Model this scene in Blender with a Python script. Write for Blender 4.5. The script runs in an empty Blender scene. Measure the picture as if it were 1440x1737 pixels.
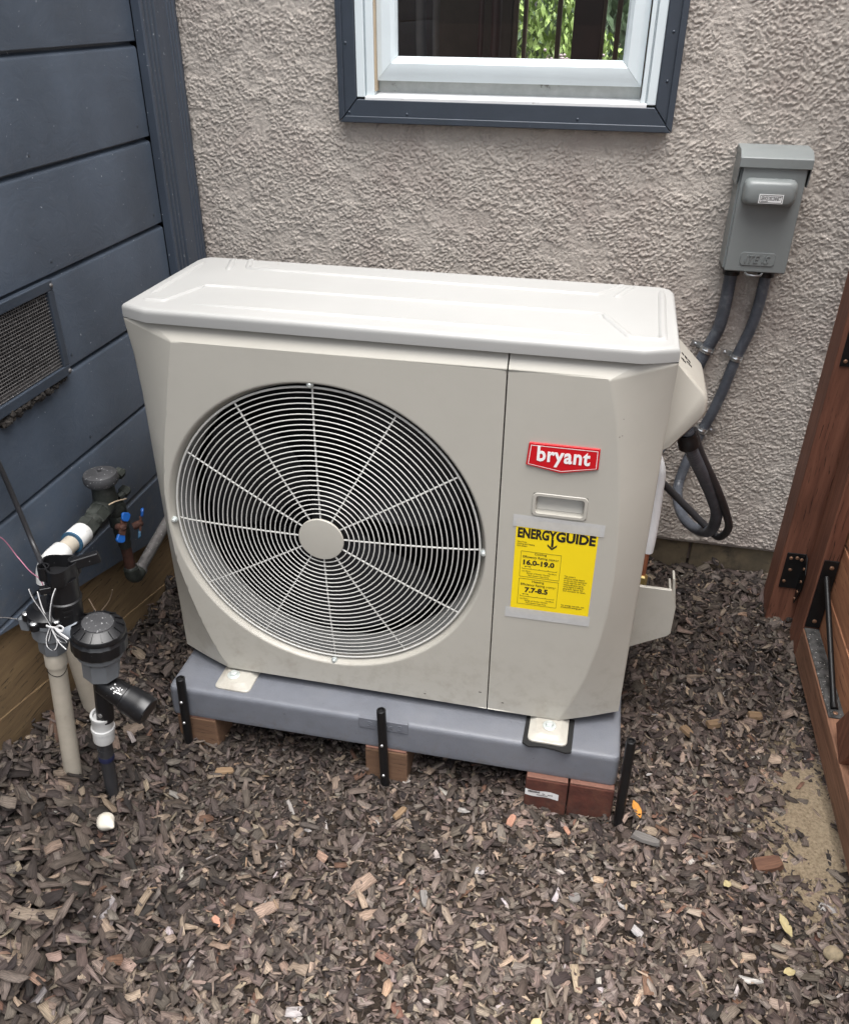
import bpy, bmesh, math, random
import numpy as np
from mathutils import Vector, Matrix

S = bpy.context.scene
COL = S.collection
R = math.radians
rnd = random.Random(7)

# ------------------------------------------------------------------ camera, sky, sun, exposure
cam_d = bpy.data.cameras.new('camera'); cam = bpy.data.objects.new('camera', cam_d); COL.objects.link(cam)
S.camera = cam
pitch, yaw, roll = 0.544, 0.205, 0.008
fw = Vector((-math.sin(yaw)*math.cos(pitch), math.cos(yaw)*math.cos(pitch), -math.sin(pitch)))
rt = Vector((math.cos(yaw), math.sin(yaw), 0)); up = rt.cross(fw)
r2 = rt*math.cos(roll)+up*math.sin(roll); u2 = -rt*math.sin(roll)+up*math.cos(roll)
M = Matrix((r2, u2, -fw)).transposed().to_4x4(); M.translation = Vector((0.342, -2.0646, 1.3913))
cam.matrix_world = M
cam_d.sensor_fit = 'HORIZONTAL'; cam_d.sensor_width = 36; cam_d.lens = 35.92
cam_d.clip_start = 0.02; cam_d.clip_end = 400

SUN_EL, SUN_AZ = R(80), R(150)          # high, a little behind the camera and to its right
w = bpy.data.worlds.new('World'); S.world = w; w.use_nodes = True
nt = w.node_tree; bg = nt.nodes['Background']
sky = nt.nodes.new('ShaderNodeTexSky'); sky.sky_type = 'NISHITA'; sky.sun_disc = False
sky.sun_elevation = SUN_EL; sky.sun_rotation = SUN_AZ
sky.air_density = 1.0; sky.dust_density = 4.0; sky.ozone_density = 1.0
hs = nt.nodes.new('ShaderNodeHueSaturation'); hs.inputs['Saturation'].default_value = 0.28
nt.links.new(sky.outputs[0], hs.inputs['Color']); nt.links.new(hs.outputs[0], bg.inputs['Color'])
bg.inputs['Strength'].default_value = 0.10
sl = bpy.data.lights.new('sun', 'SUN'); sl.energy = 1.5; sl.angle = R(60); sl.color = (1.0, 0.985, 0.965)
so = bpy.data.objects.new('sun', sl); COL.objects.link(so)
sd = Vector((math.sin(SUN_AZ)*math.cos(SUN_EL), math.cos(SUN_AZ)*math.cos(SUN_EL), math.sin(SUN_EL)))
so.rotation_euler = sd.to_track_quat('Z', 'Y').to_euler()
S.view_settings.view_transform = 'Standard'; S.view_settings.look = 'None'
S.view_settings.gamma = 1; S.view_settings.use_curve_mapping = False
S.view_settings.exposure = 1.95

# ------------------------------------------------------------------ helpers
def tag(o, label=None, cat=None, group=None, kind=None):
    if label: o['label'] = label
    if cat: o['category'] = cat
    if group: o['group'] = group
    if kind: o['kind'] = kind
    return o

def thing(name, loc, label, cat, group=None, rz=0):
    o = bpy.data.objects.new(name, None); COL.objects.link(o)
    o.location = loc; o.rotation_euler = (0, 0, rz); o.empty_display_size = .05
    return tag(o, label, cat, group)

def root_loc(p):
    v = Vector((0, 0, 0))
    while p is not None:
        v += Vector(p.location); p = p.parent
    return v

def catmull(pts, n=8, closed=False):
    P = [Vector(p) for p in pts]; out = []
    m = len(P)
    for i in range(m if closed else m-1):
        if closed: a, b, c, d = P[i-1], P[i], P[(i+1) % m], P[(i+2) % m]
        else: a, b, c, d = P[max(i-1, 0)], P[i], P[i+1], P[min(i+2, m-1)]
        for k in range(n):
            t = k/n
            out.append(.5*((2*b)+(c-a)*t+(2*a-5*b+4*c-d)*t*t+(3*b-a-3*c+d)*t**3))
    if not closed: out.append(P[-1])
    return out

def frame(ax):
    ax = Vector(ax).normalized()
    t = Vector((0, 0, 1)) if abs(ax.z) < .9 else Vector((0, 1, 0))
    u = ax.cross(t).normalized(); v = ax.cross(u).normalized()
    return u, v, ax

class MB:
    def __init__(s): s.v = []; s.f = []
    def add(s, vs, fs):
        o = len(s.v); s.v += [tuple(p) for p in vs]; s.f += [[o+i for i in q] for q in fs]; return s
    def box(s, a, b):
        (x0, y0, z0), (x1, y1, z1) = a, b
        return s.add([(x0,y0,z0),(x1,y0,z0),(x1,y1,z0),(x0,y1,z0),(x0,y0,z1),(x1,y0,z1),(x1,y1,z1),(x0,y1,z1)],
                     [(0,3,2,1),(4,5,6,7),(0,1,5,4),(1,2,6,5),(2,3,7,6),(3,0,4,7)])
    def obox(s, c, ax, half):                 # oriented box, ax = three axes
        c = Vector(c); A = [Vector(a).normalized()*h for a, h in zip(ax, half)]
        vs = [c+A[0]*i+A[1]*j+A[2]*k for k in (-1, 1) for i, j in ((-1,-1),(1,-1),(1,1),(-1,1))]
        return s.add(vs, [(0,3,2,1),(4,5,6,7),(0,1,5,4),(1,2,6,5),(2,3,7,6),(3,0,4,7)])
    def bar(s, a, b, w_, h_, upv=(0,0,1)):
        a, b = Vector(a), Vector(b); d = (b-a); L = d.length; d.normalize()
        x = d.cross(Vector(upv)).normalized(); z = x.cross(d)
        return s.obox((a+b)/2, (d, x, z), (L/2, w_/2, h_/2))
    def prism(s, outline, fn, d0, d1):        # outline 2D; fn(u,v,d) -> 3D
        n = len(outline)
        vs = [fn(u, v, d0) for u, v in outline]+[fn(u, v, d1) for u, v in outline]
        return s.add(vs, [list(range(n))[::-1], list(range(n, 2*n))]+[(i, (i+1) % n, n+(i+1) % n, n+i) for i in range(n)])
    def tube(s, pts, r, seg=10, caps=True, closed=False, sx=1.0):
        P = [Vector(p) for p in pts]; n = len(P)
        rs = r if isinstance(r, (list, tuple)) else [r]*n
        T = []
        for i in range(n):
            if closed: d = P[(i+1) % n]-P[i-1]
            else: d = P[min(i+1, n-1)]-P[max(i-1, 0)]
            T.append(d.normalized())
        u, v, _ = frame(T[0]); o = len(s.v); vs = []
        for i in range(n):
            u = (u-T[i]*u.dot(T[i])).normalized(); v = T[i].cross(u)
            for k in range(seg):
                a = 2*math.pi*k/seg
                vs.append(P[i]+(u*math.cos(a)*sx+v*math.sin(a))*rs[i])
        fs = []
        for i in range(n if closed else n-1):
            j = (i+1) % n
            for k in range(seg):
                k2 = (k+1) % seg
                fs.append((i*seg+k, i*seg+k2, j*seg+k2, j*seg+k))
        if caps and not closed:
            fs.append(list(range(seg))[::-1]); fs.append([(n-1)*seg+k for k in range(seg)])
        return s.add(vs, fs)
    def lathe(s, prof, org, axis=(0,0,1), seg=24, cap0=True, cap1=True, u0=None, mod=None):
        org = Vector(org); u, v, ax = frame(axis)
        if u0 is not None: u = Vector(u0); v = ax.cross(u)
        vs = []; n = len(prof)
        for i, (r, h) in enumerate(prof):
            for k in range(seg):
                a = 2*math.pi*k/seg
                rr = r*(mod(i, k) if mod else 1)
                vs.append(org+ax*h+(u*math.cos(a)+v*math.sin(a))*rr)
        fs = []
        for i in range(n-1):
            for k in range(seg):
                k2 = (k+1) % seg
                fs.append((i*seg+k, i*seg+k2, (i+1)*seg+k2, (i+1)*seg+k))
        if cap0: fs.append(list(range(seg))[::-1])
        if cap1: fs.append([(n-1)*seg+k for k in range(seg)])
        return s.add(vs, fs)
    def build(s, name, mat, parent=None, smooth=None, bevel=0, bseg=2, recalc=True, label=None):
        me = bpy.data.meshes.new(name)
        off = root_loc(parent) if parent is not None else Vector((0, 0, 0))
        me.from_pydata([(x-off.x, y-off.y, z-off.z) for x, y, z in s.v], [], s.f)
        if recalc:
            bm = bmesh.new(); bm.from_mesh(me); bmesh.ops.recalc_face_normals(bm, faces=bm.faces); bm.to_mesh(me); bm.free()
        o = bpy.data.objects.new(name, me); COL.objects.link(o)
        if mat is not None: me.materials.append(mat)
        if parent is not None: o.parent = parent
        if bevel:
            me.shade_smooth()
            m = o.modifiers.new('bevel', 'BEVEL'); m.width = bevel; m.segments = bseg; m.limit_method = 'ANGLE'; m.angle_limit = R(28)
            m.harden_normals = True
        elif smooth:
            me.shade_smooth(); me.set_sharp_from_angle(angle=R(smooth))
        if label: o['label'] = label
        return o

def hexlathe(mb, prof, org, axis): return mb.lathe(prof, org, axis, seg=6)

def lettering(name, text, mat, parent, p0, U, V, w_, h_, bold=0.0, thick=.0003, shear=0, sp=1.0, keep=False):
    """raised flat print; p0 = lower-left corner, U right, V up; fitted to w_ x h_"""
    cu = bpy.data.curves.new(name, 'FONT'); cu.body = text; cu.size = 1; cu.offset = bold; cu.resolution_u = 3
    cu.extrude = .5; cu.shear = shear; cu.space_character = sp; cu.space_line = .95
    ob = bpy.data.objects.new('tmp', cu); COL.objects.link(ob)
    dg = bpy.context.evaluated_depsgraph_get()
    me = bpy.data.meshes.new_from_object(ob.evaluated_get(dg)); bpy.data.objects.remove(ob); bpy.data.curves.remove(cu)
    n = len(me.vertices); co = np.empty(n*3); me.vertices.foreach_get('co', co); co = co.reshape(-1, 3)
    mn, mx = co.min(0), co.max(0)
    sx = w_/(mx[0]-mn[0]); sy = h_/(mx[1]-mn[1])
    if keep: sx = min(sx, sy*1.1)
    U = np.array(Vector(U).normalized()); V = np.array(Vector(V).normalized()); N = np.cross(U, V)
    out = np.array(p0)[None]+(co[:, :1]-mn[0])*sx*U+(co[:, 1:2]-mn[1])*sy*V+(co[:, 2:3]+.5)*thick*N
    out -= np.array(root_loc(parent))[None]
    me.vertices.foreach_set('co', out.ravel()); me.update()
    me.materials.clear(); me.materials.append(mat)
    o = bpy.data.objects.new(name, me); COL.objects.link(o); o.parent = parent
    return o

# ------------------------------------------------------------------ materials
def new_mat(name):
    m = bpy.data.materials.new(name); m.use_nodes = True
    return m, m.node_tree, m.node_tree.nodes['Principled BSDF']

def N(nt, t, **kw):
    n = nt.nodes.new(t)
    for k, v in kw.items():
        if k.startswith('_'): setattr(n, k[1:], v)
        else: n.inputs[k].default_value = v
    return n

def mat(name, col, rough=.5, metal=0, var=.15, vscale=8, bump=0, bscale=60, stretch=(1,1,1), spec=.5, col2=None, c2scale=3, c2lo=.5, c2hi=.65,
        fleck=None, fleckscale=140, fleckthr=.78, bdist=.002, detail=5):
    m, nt, b = new_mat(name); L = nt.links
    tc = N(nt, 'ShaderNodeTexCoord'); mp = N(nt, 'ShaderNodeMapping'); mp.inputs['Scale'].default_value = stretch
    L.new(tc.outputs['Object'], mp.inputs['Vector'])
    n1 = N(nt, 'ShaderNodeTexNoise', Scale=vscale, Detail=detail, Roughness=.6); L.new(mp.outputs[0], n1.inputs['Vector'])
    r1 = N(nt, 'ShaderNodeMapRange'); r1.inputs[1].default_value = .3; r1.inputs[2].default_value = .7
    r1.inputs[3].default_value = 1-var; r1.inputs[4].default_value = 1+var
    L.new(n1.outputs[0], r1.inputs[0])
    mx = N(nt, 'ShaderNodeMix', _data_type='RGBA', _blend_type='MULTIPLY'); mx.inputs[0].default_value = 1
    mx.inputs[6].default_value = (*col, 1); L.new(r1.outputs[0], mx.inputs[7])
    out = mx.outputs[2]
    if col2:
        n2 = N(nt, 'ShaderNodeTexNoise', Scale=c2scale, Detail=6, Roughness=.65); L.new(mp.outputs[0], n2.inputs['Vector'])
        r2_ = N(nt, 'ShaderNodeMapRange'); r2_.inputs[1].default_value = c2lo; r2_.inputs[2].default_value = c2hi; L.new(n2.outputs[0], r2_.inputs[0])
        m2 = N(nt, 'ShaderNodeMix', _data_type='RGBA'); L.new(r2_.outputs[0], m2.inputs[0]); L.new(out, m2.inputs[6]); m2.inputs[7].default_value = (*col2, 1)
        out = m2.outputs[2]
    if fleck:
        n3 = N(nt, 'ShaderNodeTexNoise', Scale=fleckscale, Detail=2, Roughness=.5); L.new(tc.outputs['Object'], n3.inputs['Vector'])
        r3 = N(nt, 'ShaderNodeMapRange'); r3.inputs[1].default_value = fleckthr; r3.inputs[2].default_value = fleckthr+.03; L.new(n3.outputs[0], r3.inputs[0])
        m3 = N(nt, 'ShaderNodeMix', _data_type='RGBA'); L.new(r3.outputs[0], m3.inputs[0]); L.new(out, m3.inputs[6]); m3.inputs[7].default_value = (*fleck, 1)
        out = m3.outputs[2]
    L.new(out, b.inputs['Base Color'])
    b.inputs['Roughness'].default_value = rough; b.inputs['Metallic'].default_value = metal
    b.inputs['Specular IOR Level'].default_value = spec
    if bump:
        n4 = N(nt, 'ShaderNodeTexNoise', Scale=bscale, Detail=6, Roughness=.6); L.new(mp.outputs[0], n4.inputs['Vector'])
        bp = N(nt, 'ShaderNodeBump', Strength=bump, Distance=bdist); L.new(n4.outputs[0], bp.inputs['Height']); L.new(bp.outputs[0], b.inputs['Normal'])
    return m

def wood_mat(name, col, dark, axis='Y', rough=.55, grain=1.0, bump=.5, scale=1.0, pores=True, fleck=None, spec=.4, kn=0.12):
    """long grain along an axis: stretched noise rings plus dashes"""
    m, nt, b = new_mat(name); L = nt.links
    tc = N(nt, 'ShaderNodeTexCoord'); mp = N(nt, 'ShaderNodeMapping')
    k = {'X': (.05, 1, 1), 'Y': (1, .05, 1), 'Z': (1, 1, .05)}[axis]
    mp.inputs['Scale'].default_value = tuple(q*scale for q in k); L.new(tc.outputs['Object'], mp.inputs['Vector'])
    wob = N(nt, 'ShaderNodeTexNoise', Scale=9, Detail=2, Roughness=.5); L.new(tc.outputs['Object'], wob.inputs['Vector'])
    wa = N(nt, 'ShaderNodeVectorMath', _operation='MULTIPLY_ADD'); L.new(wob.outputs['Color'], wa.inputs[0]); wa.inputs[1].default_value = (kn*.1,)*3; L.new(mp.outputs[0], wa.inputs[2])
    n1 = N(nt, 'ShaderNodeTexNoise', Scale=75, Detail=5, Roughness=.62); L.new(wa.outputs[0], n1.inputs['Vector'])
    n2 = N(nt, 'ShaderNodeTexNoise', Scale=260, Detail=3, Roughness=.6); L.new(wa.outputs[0], n2.inputs['Vector'])
    r1 = N(nt, 'ShaderNodeMapRange'); r1.inputs[1].default_value = .35; r1.inputs[2].default_value = .66; L.new(n1.outputs[0], r1.inputs[0])
    mx = N(nt, 'ShaderNodeMix', _data_type='RGBA'); L.new(r1.outputs[0], mx.inputs[0])
    mx.inputs[6].default_value = (*[c*(1-grain)+d*grain for c, d in zip(col, dark)], 1); mx.inputs[7].default_value = (*col, 1)
    out = mx.outputs[2]
    if pores:
        r2_ = N(nt, 'ShaderNodeMapRange'); r2_.inputs[1].default_value = .60; r2_.inputs[2].default_value = .68; L.new(n2.outputs[0], r2_.inputs[0])
        m2 = N(nt, 'ShaderNodeMix', _data_type='RGBA'); L.new(r2_.outputs[0], m2.inputs[0]); L.new(out, m2.inputs[6]); m2.inputs[7].default_value = (*[d*.35 for d in dark], 1)
        out = m2.outputs[2]
    big = N(nt, 'ShaderNodeTexNoise', Scale=4, Detail=3); L.new(tc.outputs['Object'], big.inputs['Vector'])
    r3 = N(nt, 'ShaderNodeMapRange'); r3.inputs[1].default_value = .3; r3.inputs[2].default_value = .7; r3.inputs[3].default_value = .8; r3.inputs[4].default_value = 1.2
    L.new(big.outputs[0], r3.inputs[0])
    m4 = N(nt, 'ShaderNodeMix', _data_type='RGBA', _blend_type='MULTIPLY'); m4.inputs[0].default_value = 1; L.new(out, m4.inputs[6]); L.new(r3.outputs[0], m4.inputs[7]); out = m4.outputs[2]
    if fleck:
        n3 = N(nt, 'ShaderNodeTexNoise', Scale=110, Detail=2, Roughness=.5); L.new(tc.outputs['Object'], n3.inputs['Vector'])
        r5 = N(nt, 'ShaderNodeMapRange'); r5.inputs[1].default_value = fleck[3]; r5.inputs[2].default_value = fleck[3]+.03; L.new(n3.outputs[0], r5.inputs[0])
        m5 = N(nt, 'ShaderNodeMix', _data_type='RGBA'); L.new(r5.outputs[0], m5.inputs[0]); L.new(out, m5.inputs[6]); m5.inputs[7].default_value = (*fleck[:3], 1)
        out = m5.outputs[2]
    L.new(out, b.inputs['Base Color']); b.inputs['Roughness'].default_value = rough; b.inputs['Specular IOR Level'].default_value = spec
    ad = N(nt, 'ShaderNodeMath', _operation='MULTIPLY_ADD'); L.new(n2.outputs[0], ad.inputs[0]); ad.inputs[1].default_value = .5; L.new(n1.outputs[0], ad.inputs[2])
    bp = N(nt, 'ShaderNodeBump', Strength=bump, Distance=.0015); L.new(ad.outputs[0], bp.inputs['Height']); L.new(bp.outputs[0], b.inputs['Normal'])
    return m

MT = {}
MT['stucco'] = mat('stucco', (0.472,0.427,0.382), .92, var=.10, vscale=25, bump=1.0, bscale=480, spec=.2, col2=(0.38,0.325,0.293), c2scale=3.5, c2lo=.48, c2hi=.72, bdist=.0022)
MT['navy'] = wood_mat('navy siding paint', (0.0545,0.0698,0.0936), (0.0475,0.0611,0.0836), 'Y', rough=.42, grain=.8, bump=.5, scale=.8, pores=False, fleck=(.24,.26,.29,.722), kn=.9, spec=.5)
MT['navytrim'] = wood_mat('navy trim paint', (0.0431,0.0546,0.0743), (0.0361,0.0463,0.0642), 'Z', rough=.4, grain=.8, bump=.4, scale=.8, pores=False, fleck=(.26,.28,.31,.72), spec=.5)
MT['navyflat'] = mat('navy paint flat', (0.0337,0.0429,0.0578), .38, var=.1, vscale=20, bump=.12, bscale=90, fleck=(.25,.27,.3), fleckscale=120, fleckthr=.78)
MT['cream'] = mat('cream powder coat', (0.409,0.391,0.346), .36, var=.025, vscale=5, bump=.04, bscale=700, spec=.45)
MT['creamlid'] = mat('cream lid coat', (0.316,0.314,0.304), .40, var=.03, vscale=6, bump=.03, bscale=500, spec=.4, fleck=(.25,.22,.18), fleckscale=60, fleckthr=.80)
MT['wire'] = mat('cream wire coat', (0.566,0.558,0.527), .35, var=.03)
MT['dark'] = mat('dark interior', (.004,.004,.005), .7, var=.2)
MT['blade'] = mat('fan blade plastic', (.007,.0072,.009), .6, var=.1)
MT['shroud'] = mat('shroud metal', (0.21,0.21,0.203), .45, var=.05)
MT['pad'] = mat('grey pad plastic', (0.135,0.143,0.164), .5, var=.07, vscale=30, bump=.35, bscale=260, col2=(0.172,0.178,0.195), c2scale=5, c2lo=.5, c2hi=.8, fleck=(.10,.105,.12), fleckscale=90, fleckthr=.735)
MT['brick'] = mat('red paver', (0.0756,0.0209,0.0129), .85, var=.3, vscale=40, bump=.6, bscale=160, col2=(0.107,0.0379,0.0228), c2scale=14)
MT['bricktan'] = wood_mat('tan paver', (0.139,0.079,0.0451), (0.0918,0.0479,0.028), 'X', rough=.85, grain=.8, bump=.6, scale=1.5)
MT['brickpink'] = mat('pale paver', (0.167,0.0788,0.0558), .85, var=.2, vscale=40, bump=.5, bscale=160)
MT['black'] = mat('black plastic', (0.006,0.006,0.007), .38, var=.3, vscale=30, fleck=(.22,.22,.22), fleckscale=220, fleckthr=.74)
MT['blackclean'] = mat('black rod', (0.0048,0.0048,0.0054), .42, var=.2)
MT['rubber'] = mat('black rubber', (0.007,0.007,0.007), .85, var=.3, bump=.4, bscale=200)
MT['greypvc'] = mat('grey pvc', (0.139,0.148,0.158), .45, var=.1, vscale=18)
MT['greylight'] = mat('light grey pvc', (0.214,0.235,0.263), .45, var=.1, vscale=18)
MT['whitepvc'] = mat('white pvc', (0.566,0.566,0.551), .4, var=.06, vscale=30, col2=(0.345,0.329,0.291), c2scale=22, c2lo=.62, c2hi=.75)
MT['creampvc'] = mat('weathered cream pvc', (0.402,0.359,0.294), .5, var=.1, vscale=25, col2=(0.244,0.201,0.144), c2scale=16, c2lo=.6, c2hi=.75)
MT['brass'] = mat('weathered brass', (0.0264,0.0299,0.0254), .6, metal=.35, var=.4, vscale=50, bump=.5, bscale=120, col2=(0.0528,0.0546,0.0493), c2scale=45, c2lo=.5, c2hi=.75)
MT['capgrey'] = mat('dusty cap', (0.0382,0.0382,0.0405), .5, var=.25, vscale=40, fleck=(.3,.3,.3), fleckscale=260, fleckthr=.66)
MT['rust'] = mat('rust', (0.0439,0.0142,0.00743), .85, var=.5, vscale=60, bump=.7, bscale=150)
MT['blue'] = mat('blue plastic', (0.00893,0.0774,0.297), .4, var=.1)
MT['teal'] = mat('faded blue plastic', (0.024,0.08,0.144), .6, var=.3, vscale=60)
MT['galv'] = mat('dull galvanised', (0.124,0.117,0.114), .6, metal=.3, var=.35, vscale=90, bump=.4, bscale=200, fleck=(.4,.4,.4), fleckscale=260, fleckthr=.68)
MT['zinc'] = mat('zinc', (.55,.57,.58), .3, metal=.9, var=.2, vscale=80)
MT['bolt'] = mat('bolt', (.62,.66,.64), .35, metal=.5, var=.1)
MT['vinyl'] = mat('white vinyl', (0.646,0.708,0.727), .4, var=.03, vscale=10)
MT['vinyldirty'] = mat('dirty vinyl', (0.44,0.456,0.44), .6, var=.15, vscale=30, col2=(0.08,0.06,0.04), c2scale=26, c2lo=.60, c2hi=.70)
MT['sill'] = mat('painted sill', (0.648,0.657,0.657), .5, var=.08, vscale=40, col2=(0.198,0.162,0.135), c2scale=40, c2lo=.62, c2hi=.72, stretch=(.3,1,1))
MT['tanseal'] = mat('tan seal', (.42,.33,.23), .7)
MT['discgrey'] = mat('grey enamel', (0.191,0.207,0.205), .4, var=.05, vscale=12, bump=.05, bscale=300)
MT['conduit'] = mat('grey conduit', (0.07,0.0775,0.0931), .42, var=.3, vscale=25, col2=(0.154,0.168,0.181), c2scale=30, c2lo=.55, c2hi=.75)
MT['conduit2'] = mat('light grey conduit', (0.132,0.144,0.156), .45, var=.35, vscale=25)
MT['blackcable'] = mat('black cable', (0.0286,0.0286,0.0312), .4, var=.3)
MT['redwood'] = wood_mat('redwood stain', (0.199,0.0834,0.0511), (0.12,0.047,0.0296), 'Z', rough=.6, grain=1, bump=.6, scale=1.1, fleck=(.42,.26,.18,.80))
MT['redwoody'] = wood_mat('redwood stain rail', (0.274,0.143,0.0885), (0.162,0.08,0.0497), 'Y', rough=.6, grain=1, bump=.7, scale=1.2, fleck=(.42,.26,.18,.80))
MT['redboard'] = wood_mat('redwood board', (0.438,0.212,0.116), (0.292,0.123,0.0667), 'Y', rough=.6, grain=.9, bump=.5, scale=.9, fleck=(.7,.55,.4,.80))
MT['plate'] = mat('black bracket', (0.0072,0.0072,0.0078), .45, metal=.2, var=.4, vscale=40)
MT['platedust'] = mat('dusty bracket', (0.07,0.0686,0.0665), .8, var=.35, vscale=60, col2=(0.021,0.021,0.021), c2scale=50, c2lo=.45, c2hi=.6, fleck=(.4,.39,.37), fleckscale=200, fleckthr=.66)
MT['screw'] = mat('copper screw', (0.252,0.144,0.09), .5, metal=.5, var=.2)
MT['steel'] = mat('steel screw', (.6,.6,.6), .3, metal=.9, var=.1)
MT['formwood'] = wood_mat('form board', (0.16,0.107,0.0531), (0.102,0.0651,0.0335), 'Y', rough=.8, grain=.9, bump=.5, scale=1.0, fleck=(.06,.045,.03,.70))
MT['footing'] = mat('footing', (0.099,0.0768,0.0471), .9, var=.35, vscale=14, bump=.6, bscale=60, col2=(0.0347,0.0273,0.0198), c2scale=18, c2lo=.52, c2hi=.68)
MT['yellow'] = mat('label yellow', (.83,.62,.0065), .5, var=.02)
MT['ink'] = mat('ink', (0.0108,0.0084,0.0072), .6, var=0)
MT['inkgrey'] = mat('ink small', (.10,.078,.010), .6, var=0)
MT['red'] = mat('badge red', (.52,.008,.014), .3, var=.02)
MT['white'] = mat('white print', (.80,.80,.79), .5, var=.01)
MT['paper'] = mat('paper', (0.648,0.639,0.63), .6, var=.08, vscale=60)
MT['stone'] = mat('pale stone', (0.522,0.486,0.414), .8, var=.15, vscale=60, bump=.5, bscale=90)
MT['stone2'] = mat('buff stone', (0.288,0.232,0.152), .85, var=.3, vscale=70, bump=.6, bscale=120)
MT['leafor'] = mat('orange leaf', (0.558,0.243,0.0405), .6, var=.2, vscale=60)
MT['leafye'] = mat('yellow leaf', (0.40,0.33,0.17), .6, var=.2, vscale=60)
MT['chunk'] = wood_mat('wood chunk', (0.163,0.0813,0.0488), (0.0975,0.0455,0.0292), 'X', rough=.8, grain=1, bump=.8, scale=1.6)
MT['chunktan'] = wood_mat('tan chunk', (0.234,0.156,0.091), (0.143,0.091,0.052), 'X', rough=.8, grain=1, bump=.8, scale=1.6)
MT['chunkgrey'] = wood_mat('grey chunk', (0.195,0.182,0.172), (0.117,0.107,0.0975), 'X', rough=.85, grain=1, bump=.8, scale=1.6)
MT['chunkpink'] = mat('pink chunk', (0.36,0.188,0.128), .8, var=.25, vscale=80, bump=.6, bscale=120)
MT['copper'] = mat('copper', (0.496,0.2,0.112), .35, metal=.7, var=.15)
MT['brassnut'] = mat('brass nut', (.62,.48,.20), .35, metal=.8, var=.1)
MT['foam'] = mat('white insulation', (.76,.77,.78), .6, var=.04, vscale=30, bump=.3, bscale=40, stretch=(4,4,.3))
MT['pinkwire'] = mat('mauve wire', (.35,.14,.2), .5, var=.1)
MT['dirt'] = mat('cobweb dirt', (0.016,0.0128,0.0104), .95, var=.6, vscale=90)
MT['twig'] = mat('dry twig', (0.096,0.066,0.042), .8, var=.3)
MT['room'] = mat('room wall', (0.0975,0.0715,0.0585), .8, var=.15)
MT['maroon'] = mat('maroon post', (0.0588,0.0185,0.0202), .5, var=.2)
MT['mullion'] = mat('brown mullion', (0.16,0.096,0.056), .5, var=.2)
MT['curtain'] = mat('grey curtain', (0.216,0.194,0.178), .8, var=.2)
MT['leaf'] = mat('garden foliage', (0.234,0.342,0.09), .6, var=.5, vscale=9)
MT['leafdk'] = mat('conifer foliage', (0.109,0.168,0.0924), .6, var=.5, vscale=9)
MT['flower'] = mat('mauve blossom', (.42,.34,.36), .7, var=.2)
MT['tape'] = mat('translucent tape', (0.528,0.528,0.52), .45, var=.05, vscale=90)
MT['tape'].node_tree.nodes['Principled BSDF'].inputs['Alpha'].default_value = .82

def grime(m, col, z0, z1, amt, sc=26):
    """splash dirt and faint stains: broken up by noise, denser near the foot"""
    nt = m.node_tree; L = nt.links; b = nt.nodes['Principled BSDF']; src = b.inputs['Base Color'].links[0].from_socket
    tc = N(nt, 'ShaderNodeTexCoord'); sx = N(nt, 'ShaderNodeSeparateXYZ'); L.new(tc.outputs['Object'], sx.inputs[0])
    r = N(nt, 'ShaderNodeMapRange'); r.inputs[1].default_value = z1; r.inputs[2].default_value = z0; r.inputs[3].default_value = .10; L.new(sx.outputs['Z'], r.inputs[0])
    n = N(nt, 'ShaderNodeTexNoise', Scale=sc, Detail=9, Roughness=.72); L.new(tc.outputs['Object'], n.inputs['Vector'])
    q = N(nt, 'ShaderNodeMapRange'); q.inputs[1].default_value = .48; q.inputs[2].default_value = .74; L.new(n.outputs[0], q.inputs[0])
    mu = N(nt, 'ShaderNodeMath', _operation='MULTIPLY'); L.new(r.outputs[0], mu.inputs[0]); L.new(q.outputs[0], mu.inputs[1])
    m2 = N(nt, 'ShaderNodeMath', _operation='MULTIPLY'); L.new(mu.outputs[0], m2.inputs[0]); m2.inputs[1].default_value = amt
    mx = N(nt, 'ShaderNodeMix', _data_type='RGBA'); L.new(m2.outputs[0], mx.inputs[0]); L.new(src, mx.inputs[6]); mx.inputs[7].default_value = (*col, 1)
    L.new(mx.outputs[2], b.inputs['Base Color'])
grime(MT['cream'], (.20,.165,.125), .01, .22, .55)
grime(MT['navy'], (.12,.105,.085), .05, .42, .5, 34)
grime(MT['stucco'], (.20,.17,.135), .11, .26, .65, 18)
grime(MT['pad'], (.09,.075,.06), 0, .05, .7, 40)
grime(MT['brick'], (.05,.035,.028), .02, .12, .9, 50)

def glass_mat():
    m, nt, b = new_mat('window glass'); L = nt.links
    t = N(nt, 'ShaderNodeBsdfTransparent'); g = N(nt, 'ShaderNodeBsdfGlossy', Roughness=.02)
    fr = N(nt, 'ShaderNodeFresnel', IOR=1.5); mx = N(nt, 'ShaderNodeMixShader')
    L.new(fr.outputs[0], mx.inputs[0]); L.new(t.outputs[0], mx.inputs[1]); L.new(g.outputs[0], mx.inputs[2])
    L.new(mx.outputs[0], nt.nodes['Material Output'].inputs['Surface'])
    return m
MT['glass'] = glass_mat()

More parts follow.
